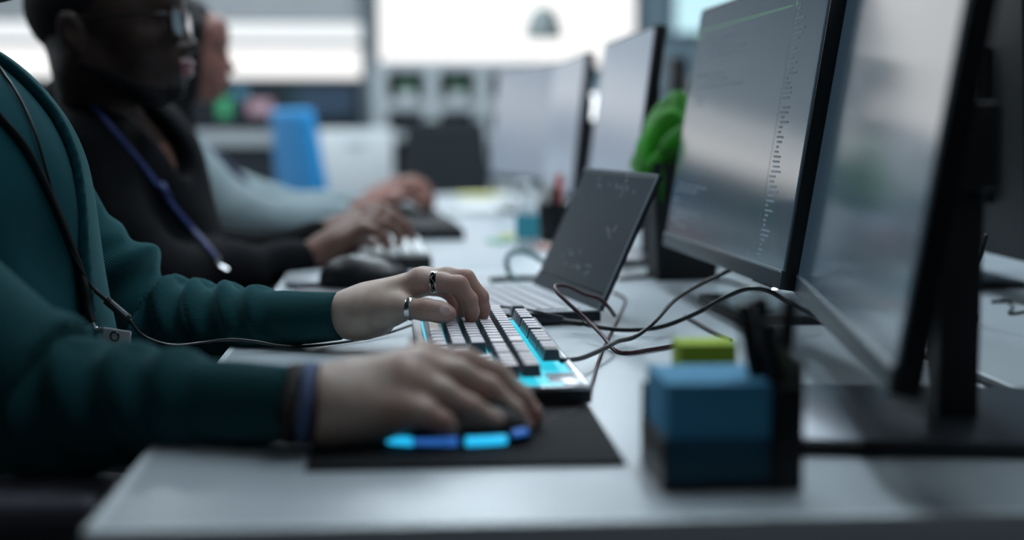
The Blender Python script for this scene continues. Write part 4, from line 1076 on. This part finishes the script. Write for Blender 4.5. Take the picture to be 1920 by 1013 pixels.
slF = sleeve(AF, [(0, .064), (lenF[1], .056), (e_ - .05, .053), (e_, .056), (e_ + .06, .044), (e_ + .13, .038), (lenF[-1] - .05, .0300), (lenF[-1] - .012, .0272), (lenF[-1], .0262)],
             [(e_ - .062, -.010, .018, .017, -.3), (e_ - .014, .014, .018, .012, -.3), (e_ + .026, .018, .013, .012, -.2), (e_ + .064, .018, .012, .012, -.2), (e_ + .104, .020, .010, .012, -.3), (e_ + .148, .014, .006, .011, 0), (e_ - .10, -.02, .005, .014, .4)])
AN = [S1N, np.array((-.42, 1.22, .85)), EL1N, P(330, 757, Y=1.13), P(556, 757, Y=1.084)]
lenN = [0]
for a, b in zip(AN, AN[1:]): lenN.append(lenN[-1] + float(np.linalg.norm(b - a)))
n_ = lenN[2]
slN = sleeve(AN, [(0, .074), (lenN[1], .070), (n_ - .03, .064), (n_ + .03, .052), (n_ + .09, .043), (lenN[-1] - .06, .034), (lenN[-1] - .01, .0300), (lenN[-1], .029)],
             [(n_ - .03, .02, .010, .018, 0), (n_ + .03, .016, .008, .014, .3), (n_ + .075, .014, .009, .014, .2), (n_ + .115, .01, .007, .013, .2)])
card_t = [dict(p) for p in torso1][:3]
for p in card_t:
    if p['t'] == 'e': p['r'] = tuple(np.array(p['r']) + np.array((.018, .022, .016)))
    else: p['ra'] += .016; p['rb'] += .016
ct = sdf(card_t)
def card_torso(X, Y, Z):
    D = ct(X, Y, Z)
    D = np.maximum(D, -(D + .011))                    # a shell, open inside
    edge = 1.530 - .22 * np.clip(1.0 - Z, 0, .5)       # far front edge line
    lo_ = 1.385
    op = np.maximum(np.maximum(Y - edge, lo_ - Y), -.50 - X)
    D = np.maximum(D, -op)
    D = np.maximum(D, Z - 1.068); D = np.maximum(D, .56 - Z)
    # rolled ribbed band along the far front edge
    return D
def cut_end(f, p_end, dirv):
    dirv = np.array(dirv) / np.linalg.norm(dirv)
    def g(X, Y, Z):
        D = f(X, Y, Z); pl = (X - p_end[0]) * dirv[0] + (Y - p_end[1]) * dirv[1] + (Z - p_end[2]) * dirv[2]
        return np.maximum(D, pl)
    return g
slFc = cut_end(slF, AF[-1], AF[-1] - AF[-2]); slNc = cut_end(slN, AN[-1], AN[-1] - AN[-2])
card = [Fn(card_torso), Fn(slFc, .012), Fn(slNc, .015)]
def rib_attr(V):
    X, Y, Z = V.T
    dF, sF, c1, c2 = arm_coords(X, Y, Z, AF); dN, sN, n1, n2 = arm_coords(X, Y, Z, AN); dT = np.abs(ct(X, Y, Z) + .005)
    aF = np.arctan2(c2, c1) * 0.5 + 0.35 * sF * 0; aN = np.arctan2(n2, n1) * .5
    tor = 28.5 * .165 * np.arctan2(Y - 1.53, X + .50)                     # ribs run down the body
    fF, fN = np.abs(slF(X, Y, Z)), np.abs(slN(X, Y, Z))
    out = np.where((fF < fN) & (fF < dT + .004), aF * 3.2, np.where((fN < dT + .004), aN * 3.2, tor))
    edge = 1.530 - .22 * np.clip(1.0 - Z, 0, .5)
    return np.where((np.abs(Y - edge) < .003) & (X > -.49) & (dT < .02) & (dF > .07), 0.0, out)
blob('cardigan', [(card, np.array((-.75, 1.01, .54)), np.array((-.04, 1.82, 1.10)), .0032)], [M['rib']], p1, attr=rib_attr)
rebase(p1, (-.50, 1.52, 0))

# finger rings (worn, so things of their own)
def ring_on(a, b, r, w_, m, label, flat=False):
    a, b = np.array(a), np.array(b); d = b - a; d /= np.linalg.norm(d); c = a
    rot = Vector(tuple(d)).to_track_quat('Z', 'Y').to_euler()
    o = MB().lathe([(r, -w_ / 2), (r + .0009, -w_ / 2 - .0001), (r + .0015, -w_ / 4), (r + .0015, w_ / 4), (r + .0009, w_ / 2 + .0001), (r, w_ / 2), (r - .0006, 0)], n=40)
    t = o.build('ring', m, smooth=None); t.location = tuple(c); t.rotation_euler = rot
    return tag(t, label, 'ring')
def lerp(a, b, t): return np.array(a) + (np.array(b) - np.array(a)) * t
rg1 = thing('ring', 'black ring with silver rims on the index finger of the typing hand', 'ring')
c1 = lerp(IX[0], IX[1], .72); d1 = IX[1] - IX[0]; q1 = Vector(tuple(d1)).to_track_quat('Z', 'Y').to_euler()
r1 = .01025
MB().lathe([(r1, -.0022), (r1 + .0012, -.0022), (r1 + .0014, 0), (r1 + .0012, .0022), (r1, .0022)], n=40).build('band', M['steel_dark'], rg1)
for s in (-1, 1): MB().lathe([(r1, s * .0028 - .0005), (r1 + .0016, s * .0028 - .0005), (r1 + .0016, s * .0028 + .0005), (r1, s * .0028 + .0005)], n=40).build('rim', M['silver'], rg1)
b = MB()
for k in range(12):
    a = k * math.pi / 6; z0 = -.0022 if k % 2 else .0022
    b.tube([((r1 + .0013) * math.cos(a), (r1 + .0013) * math.sin(a), z0), ((r1 + .0015) * math.cos(a + math.pi / 12), (r1 + .0015) * math.sin(a + math.pi / 12), 0), ((r1 + .0013) * math.cos(a + math.pi / 6), (r1 + .0013) * math.sin(a + math.pi / 6), -z0)], .0003, 5, False)
b.build('zigzag', M['silver'], rg1)
rg1.location = tuple(c1); rg1.rotation_euler = q1
ring_on(lerp(TH[1], TH[2], .42), TH[2], .0116, .006, M['silver'], 'wide silver ring on the thumb of the typing hand')
# bracelets on the near wrist
def bracelet(label, px, m, r_t, kind, tilt=0.0, rr0=.0285):
    c = P(px, 757, Y=1.0875); n = 34; t = MB()
    ring = [(math.sin(a) * .10 * rr0 + tilt * math.cos(a) * .01, rr0 * 1.40 * math.cos(a), rr0 * math.sin(a)) for a in [2 * math.pi * k / n for k in range(n)]]
    if kind == 'beads':
        for p in ring: bmesh.ops.create_icosphere(t.bm, subdivisions=2, radius=r_t, matrix=Matrix.Translation(p))
    else: t.tube(ring, r_t, 10, True, 1.6 if kind == 'flat' else 1, True)
    o = t.build('bracelet', m, smooth=True); o.location = tuple(c); tag(o, label, 'bracelet', 'bracelets on the near wrist')
bracelet('brown wooden bead bracelet next to the teal cuff of the mouse hand', 543, M['bead_brown'], .0030, 'beads')
bracelet('black bead bracelet between the brown beads and the blue braid', 557, M['bead_black'], .0034, 'beads', .2)
bracelet('blue braided bracelet on the wrist of the mouse hand', 577, M['thread_blue'], .0034, 'flat')
bracelet('dark red braided bracelet nearest the mouse hand', 594, M['thread_red'], .0032, 'cord', -.1, .0275)

# lanyard, badge and earphone cable hanging on the teal shirt
allf = sdf([Fn(shirt_f), Fn(card_torso, .001)])
def on_shirt(pts, out=.003):
    L = []
    for px, py in pts:
        h = hit(px, py, allf, 1.0, 2.2, out); L.append(h if h is not None else P(px, py, Y=1.50))
    return L
ln = on_shirt([(-60, 150), (-25, 190), (0, 222), (35, 262), (62, 305), (85, 350), (108, 400), (128, 450), (145, 495), (158, 540), (163, 575), (172, 606)])
ln = [np.array((-.52, 1.47, 1.105)), np.array((-.455, 1.455, 1.082)), np.array((-.40, 1.44, 1.045))] + [q for q in ln if q[2] < 1.04]
t = thing('lanyard', 'black lanyard cord hanging down the teal shirt to the clear badge', 'lanyard')
MB().tube(ln, .0030, 8, True, 1.7).build('cord', M['cable'], t, smooth=True)
MB().tube([ln[-1], ln[-1] + [.004, 0, -.007], ln[-1] + [.014, -.001, -.0075], ln[-1] + [.020, -.001, -.008]], [.003, .0035, .003, .002], 10).build('clip', M['silver'], t)
rebase(t, ln[-1])
bt = ln[-1] + [.026, -.012, -.006]
t = thing('badge', 'clear plastic name badge hanging from the black lanyard', 'badge', tuple(bt), rz=-.25)
b = MB(); b.box((0, 0, -.020), (.030, .0022, .042), (0, .12, 0), bev=.001)
b.build('sleeve', M['badge'], t)
MB().tube([(.0045 * math.cos(a), -.002, -.006 + .0045 * math.sin(a)) for a in [k * math.pi / 6 for k in range(12)]], .0009, 6, True, 1, True).build('eyelet', M['steel_dark'], t)
e0 = on_shirt([(-40, 60), (0, 128), (22, 160), (45, 200), (68, 255), (84, 310), (100, 365), (118, 425), (135, 475), (160, 520), (178, 545)], .0028)
t = thing('earphone_cable', 'thin black earphone cable with an inline remote running from the chest to the laptop', 'cable')
rm0 = e0[-1]; rm1 = P(243, 600, Y=1.50)
seg2 = pj((243, 600, 1.50), (262, 625, 1.505), (292, 641, 1.51), (330, 648, 1.52), (380, 643, 1.54), (430, 637, 1.55), (480, 641, 1.555), (520, 648, 1.56), (562, 650, 1.57), (620, 645, 1.60), (680, 636, 1.63), (730, 624, 1.67), (780, 607, 1.705), (840, 588, 1.73), (900, 577, 1.73), (960, 577, 1.715), (1010, 585, 1.70), (1060, 597, 1.687))
for v in seg2:
    if v[0] > XL - .01 and v[2] < DZ + .0022: v[2] = DZ + .0022
MB().tube(e0, .0016, 8).build('upper_cord', M['cable'], t, smooth=True)
MB().tube(seg2, .0017, 8).build('lower_cord', M['cable'], t, smooth=True)
MB().tube([rm0, lerp(rm0, rm1, .3), lerp(rm0, rm1, .32), lerp(rm0, rm1, .97), rm1], [.0022, .0022, .0045, .0045, .002], 12, False).build('remote', M['blackm'], t)
MB().tube([lerp(rm0, rm1, .45) + [.001, -.0035, .0028], lerp(rm0, rm1, .92) + [.001, -.0035, .0028]], .0018, 8, False).build('remote_button', M['alu'], t)
rebase(t, rm1)

# ---------- PERSON 2: man with glasses and black jacket
H2 = P(192, 50, Y=2.33)
p2 = thing('person', 'man with glasses and a black jacket typing at the second desk', 'person')
hs = xf(head_prims(1.02), H2, 1.07, R(-6), R(-3))
# black jacket
T2 = 2.47
J = lambda px, py, Y: P(px, py, Y=Y)
jk = [E(J(255, 390, T2), (.125, .17, .20), .05), E(J(285, 520, T2), (.135, .16, .16), .06), C(J(165, 255, T2 + .12), J(150, 255, T2 - .12), .060, .060, .06), C(J(150, 205, T2 - .03), J(160, 215, T2 - .03), .062, .066, .05)]
armN = [J(155, 290, T2 - .17), J(215, 440, T2 - .19), J(310, 535, T2 - .19), J(440, 510, T2 - .08), J(556, 489, T2 + .03)]
armL = [J(180, 290, T2 + .17), J(300, 450, T2 + .22), J(440, 490, T2 + .20), J(590, 450, T2 + .18)]
def fold2(X, Y, Z): return .004 * np.sin(34 * (X + Z * .8) + 20 * Y)
jf = sdf(jk + chain(armN, [.070, .062, .062, .046, .034], .03) + chain(armL, [.066, .058, .046, .034], .03))
def jacket_f(X, Y, Z): return jf(X, Y, Z) - fold2(X, Y, Z)
neck2 = [C(H2 + [-.02, 0, -.06], J(190, 235, 2.40), .062, .060, .03), C(J(190, 235, 2.40), J(255, 270, 2.42), .055, .03, .03)]
fmN = [armN[-2], J(560, 487, T2 + .03), J(600, 475, T2 + .05)]
def hand_far(w_, kn_, tips_, r_=.0095, thumb=None):
    L = []
    n = len(kn_)
    for i, k_ in enumerate(kn_): L.append(C(w_ + (k_ - kn_[n // 2]) * .35, k_, .019, .0120, .016))
    for k_, (m1, m2, tp) in zip(kn_, tips_): L += chain([k_, m1, m2, tp], [r_ * 1.15, r_, r_ * .92, r_ * .72], .005, .012)
    if thumb: L += chain(thumb, [.0175, .0125, .0105, .0085], .006, .016)
    return L
kn2 = pj((706, 396, 2.56), (702, 404, 2.535), (694, 416, 2.51), (682, 430, 2.49))
ti2 = [pj((733, 398, 2.57), (752, 416, 2.575), (757, 440, 2.575)), pj((735, 409, 2.54), (760, 424, 2.54), (774, 446, 2.54)), pj((722, 421, 2.51), (744, 434, 2.51), (750, 456, 2.51)), pj((705, 434, 2.48), (722, 446, 2.48), (726, 464, 2.48))]
H2h = hand_far(J(605, 473, T2 + .05), kn2, ti2, thumb=pj((640, 465, 2.55), (690, 458, 2.60), (720, 462, 2.61), (742, 466, 2.61)))
H2h += [C(J(556, 490, T2 + .03), J(612, 468, T2 + .05), .0255, .026, .02), C(J(620, 470, 2.53), J(672, 432, 2.53), .029, .024, .02), E(J(706, 388, 2.56), .009, .008), E(J(690, 398, 2.53), .010, .010)]
kn3 = pj((690, 395, 2.70), (688, 400, 2.72), (684, 405, 2.74))
ti3 = [pj((722, 392, 2.70), (742, 402, 2.70), (748, 425, 2.70)), pj((722, 400, 2.72), (742, 412, 2.72), (750, 430, 2.72)), pj((712, 408, 2.74), (730, 420, 2.74), (736, 436, 2.74))]
H2l = hand_far(J(620, 440, 2.66), kn3, ti3) + [C(J(585, 450, 2.65), J(650, 425, 2.69), .025, .024, .02)]
bod2 = [E(J(255, 390, T2), (.09, .14, .17), .05), C(armN[0], armN[2], .035, .035, .03), C(armN[2], armN[-1], .032, .024, .02)] + neck2
legs2 = []
for s in (-1, 1):
    hp, kn_ = np.array((-.50, 2.5 + s * .09, .56)), np.array((-.10, 2.5 + s * .12, .56)); legs2 += [C(hp, kn_, .085, .065, .04), C(kn_, (-.12, 2.5 + s * .14, .06), .060, .045, .02)]
def cut_arm(p, d): d = np.array(d) / np.linalg.norm(d); return lambda X, Y, Z: -((X - p[0]) * d[0] + (Y - p[1]) * d[1] + (Z - p[2]) * d[2])
regc = P(300, 470, Y=2.4)[0]
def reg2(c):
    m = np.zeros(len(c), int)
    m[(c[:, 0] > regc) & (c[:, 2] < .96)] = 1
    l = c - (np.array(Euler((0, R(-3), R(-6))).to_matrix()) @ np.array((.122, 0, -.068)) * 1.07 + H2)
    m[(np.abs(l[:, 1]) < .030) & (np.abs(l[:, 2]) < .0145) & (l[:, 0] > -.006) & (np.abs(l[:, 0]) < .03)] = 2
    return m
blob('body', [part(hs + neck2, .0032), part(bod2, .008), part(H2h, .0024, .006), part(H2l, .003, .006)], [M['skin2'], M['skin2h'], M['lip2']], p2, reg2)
hr = xf([E((-.004, 0, .034), (.1095, .0785, .0925), .01), Fn(lambda X, Y, Z: 0 * X)][:1], H2, 1.07, R(-6), R(-3)) + [Fn(lambda X, Y, Z: -(Z - H2[2] - .012 - np.clip((X - H2[0]) * .55, -.09, .03)), .01, 'i')]
blob('hair', [part(hr, .004)], [M['hair']], p2)
bd = xf([C((-.012, -.0545, -.058), (.062, -.037, -.096), .0185, .018, .01), C((-.012, .0545, -.058), (.062, .037, -.096), .0185, .018, .01), C((.072, -.018, -.100), (.072, .018, -.100), .0235, .0235, .02), E((.098, 0, -.098), (.019, .024, .017), .014)], H2, 1.07, R(-6), R(-3))
blob('beard', [part(bd, .003)], [M['hair']], p2)
jb = [Fn(jacket_f), C(J(190, 190, 2.40), J(330, 300, 2.40), .050, .030, .02, 's'), Fn(cut_arm(armN[-1], -(armN[-1] - armN[-2])), .004, 's') if False else C((9, 9, 9), (9, 9, 9.1), .01)]
blob('jacket', [(jb, np.array((-.78, 2.15, .52)), np.array((-.08, 2.82, 1.16)), .0060)], [M['jacket']], p2)
blob('trousers', [part(legs2 + [E((-.52, 2.5, .57), (.13, .17, .10), .05)], .012)], [M['pants']], p2)
rebase(p2, (-.48, 2.5, 0))
# glasses
g = thing('glasses', 'dark framed glasses on the man in the black jacket', 'glasses', tuple(H2)); g.rotation_euler = (0, R(-3), R(-6)); g.scale = (1.07,) * 3
for s in (-1, 1):
    ring = [(.121 - .010 * abs(math.cos(a)) ** 2 * 0, s * .033 + .026 * math.cos(a), -.003 + .019 * math.sin(a)) for a in [k * math.pi / 12 for k in range(24)]]
    ring = [(.124 - .16 * abs(y) * .5 + .0, y, z) for x, y, z in ring]
    MB().tube(ring, .0015, 8, True, 1, True).build('rim', M['black'], g)
    b = MB(); ce = Vector((.124 - .08 * .033, s * .033, -.003)); vs = [b.bm.verts.new(p) for p in ring]; b.bm.faces.new(vs)
    bmesh.ops.solidify(b.bm, geom=list(b.bm.faces), thickness=.0012); b.build('lens', M['lens'], g)
    MB().tube([(.1195, s * .059, .006), (.100, s * .078, .008), (.03, s * .083, .008), (-.020, s * .086, .006), (-.034, s * .085, -.012)], .0019, 8).build('temple_arm', M['black'], g)
MB().tube([(.1235, -.007, .003), (.126, 0, .006), (.1235, .007, .003)], .0016, 8).build('bridge', M['black'], g)
jfull = sdf([Fn(jacket_f)])
def on_j(pts, out=.003): return [hit(px, py, jfull, 1.9, 3.2, out) if hit(px, py, jfull, 1.9, 3.2, out) is not None else P(px, py, Y=2.42) for px, py in pts]
t = thing('lanyard', 'royal blue ribbon lanyard with a silver clip on the black jacket', 'lanyard')
s1 = on_j([(165, 188), (190, 215), (215, 245), (240, 275), (268, 310), (300, 352), (330, 392), (362, 430), (390, 462), (404, 480)])
s2 = pj((240, 232, 2.50), (262, 262, 2.48), (283, 295, 2.44)) + on_j([(305, 345), (318, 372)])
MB().tube(s1, .0055, 8, True, .3).build('ribbon', M['blue_strap'], t, smooth=True)
MB().tube(s2, .0055, 8, True, .3).build('ribbon', M['blue_strap'], t, smooth=True)
MB().tube([s1[-1], s1[-1] + [.003, 0, -.014]], .007, 12, False).tube([s1[-1] + [.004, 0, -.016], s1[-1] + [.018, 0, -.024]], .005, 10, False).build('clip', M['silver'], t)
rebase(t, s1[-1])

# ---------- PERSON 3: woman with long black hair, grey sweater
H3 = P(330, 92, Y=3.30)
p3 = thing('person', 'person with long black hair and a pale grey sweater, farthest along the desks', 'person')
RZ3 = R(-3)
h3 = xf(head_prims(.99), H3, .96, RZ3, R(4))
Y3 = 3.42
sw = [E(P(318, 380, Y=Y3), (.115, .16, .20), .05), E(P(330, 500, Y=Y3), (.13, .16, .16), .06), C(P(290, 285, Y=Y3 + .1), P(290, 275, Y=Y3 - .10), .055, .058, .06)]
a3 = pj((318, 282, Y3 - .16), (372, 345, Y3 - .17), (430, 402, Y3 - .16), (540, 410, Y3 - .05), (655, 404, Y3 + .06))
a3b = pj((330, 300, Y3 + .16), (430, 355, Y3 + .2), (520, 385, Y3 + .2), (700, 385, Y3 + .18))
swf = sdf(sw + chain(a3, [.072, .068, .062, .045, .034], .03) + chain(a3b, [.06, .05, .042, .032], .03))
blob('sweater', [([Fn(lambda X, Y, Z: swf(X, Y, Z) - .004 * np.sin(30 * (X - Z)))], np.array((-.80, 3.05, .55)), np.array((.02, 3.85, 1.12)), .009)], [M['sweater']], p3)
kn = pj((745, 362, 3.52), (742, 366, 3.50), (737, 373, 3.47)); tp = [pj((775, 352, 3.52), (800, 362, 3.52), (812, 380, 3.52)), pj((772, 358, 3.50), (798, 372, 3.49), (808, 388, 3.49)), pj((766, 368, 3.46), (790, 380, 3.46), (797, 393, 3.46))]
h3h = hand_far(P(690, 395, Y=3.48), kn, tp, r_=.0105) + [C(P(640, 402, Y=3.47), P(735, 375, Y=3.49), .024, .024, .02), E(P(770, 350, Y=3.5), .02, .02)]
kn = pj((745, 345, 3.66), (745, 350, 3.63)); tp = [pj((775, 336, 3.66), (795, 345, 3.66), (806, 365, 3.66)), pj((775, 342, 3.63), (800, 352, 3.63), (812, 372, 3.63))]
h3i = hand_far(P(700, 372, Y=3.62), kn, tp, r_=.011) + [C(P(690, 378, Y=3.60), P(745, 350, Y=3.64), .024, .024, .02)]
nk = [C(H3 + [-.02, 0, -.06], P(310, 270, Y=3.36), .052, .055, .03)]
blob('body', [part(h3 + nk, .0045), part([E(P(318, 390, Y=Y3), (.08, .12, .16), .04), C(P(310, 270, Y=3.36), P(318, 330, Y=Y3), .05, .06, .03), C(a3[0], a3[2], .035, .032, .03), C(a3[2], P(650, 402, Y=3.47), .032, .022, .02), C(a3b[0], a3b[2], .032, .028, .03), C(a3b[2], P(700, 378, Y=3.60), .028, .022, .02)], .009), part(h3h, .004, .008), part(h3i, .005, .008)], [M['skin3']], p3)
hc = xf([E((-.012, 0, .035), (.113, .088, .100), .02), E((-.055, 0, -.04), (.075, .085, .12), .05), C((.02, -.080, .02), (.005, -.085, -.19), .026, .030, .03), C((.01, .080, .02), (-.01, .085, -.20), .026, .030, .03), C((.050, -.070, .05), (.045, -.078, -.08), .022, .022, .02), C((-.06, 0, -.05), (-.09, 0, -.30), .075, .055, .04), C((.0, -.09, -.15), (.04, -.10, -.28), .03, .025, .03),
         C((.045, -.072, .04), (.055, -.070, -.10), .022, .020, .02), C((.03, -.078, -.08), (.06, -.085, -.24), .024, .020, .02),
         E((.108, .012, -.03), (.040, .062, .085), .006, 's')], H3, .96, RZ3, R(4))
blob('hair', [part(hc, .0055)], [M['hair']], p3)
vt = [C(P(378, 300, Y=3.44), P(440, 350, Y=3.46), .045, .035, .03)]
blob('scarf', [part(vt, .008)], [M['navy']], p3)
legs3 = []
for s in (-1, 1):
    hp, kn_ = np.array((-.52, 3.45 + s * .09, .56)), np.array((-.12, 3.45 + s * .11, .56)); legs3 += [C(hp, kn_, .08, .06, .04), C(kn_, (-.14, 3.45 + s * .12, .06), .055, .045, .02)]
blob('trousers', [part(legs3, .014)], [M['pants']], p3)
rebase(p3, (-.5, 3.45, 0))
office_chair('office_chair', 'black office chair under the person in the grey sweater, mostly hidden', (-0.56, 3.47, 0), 0, M['chair_black'], back_h=.42)
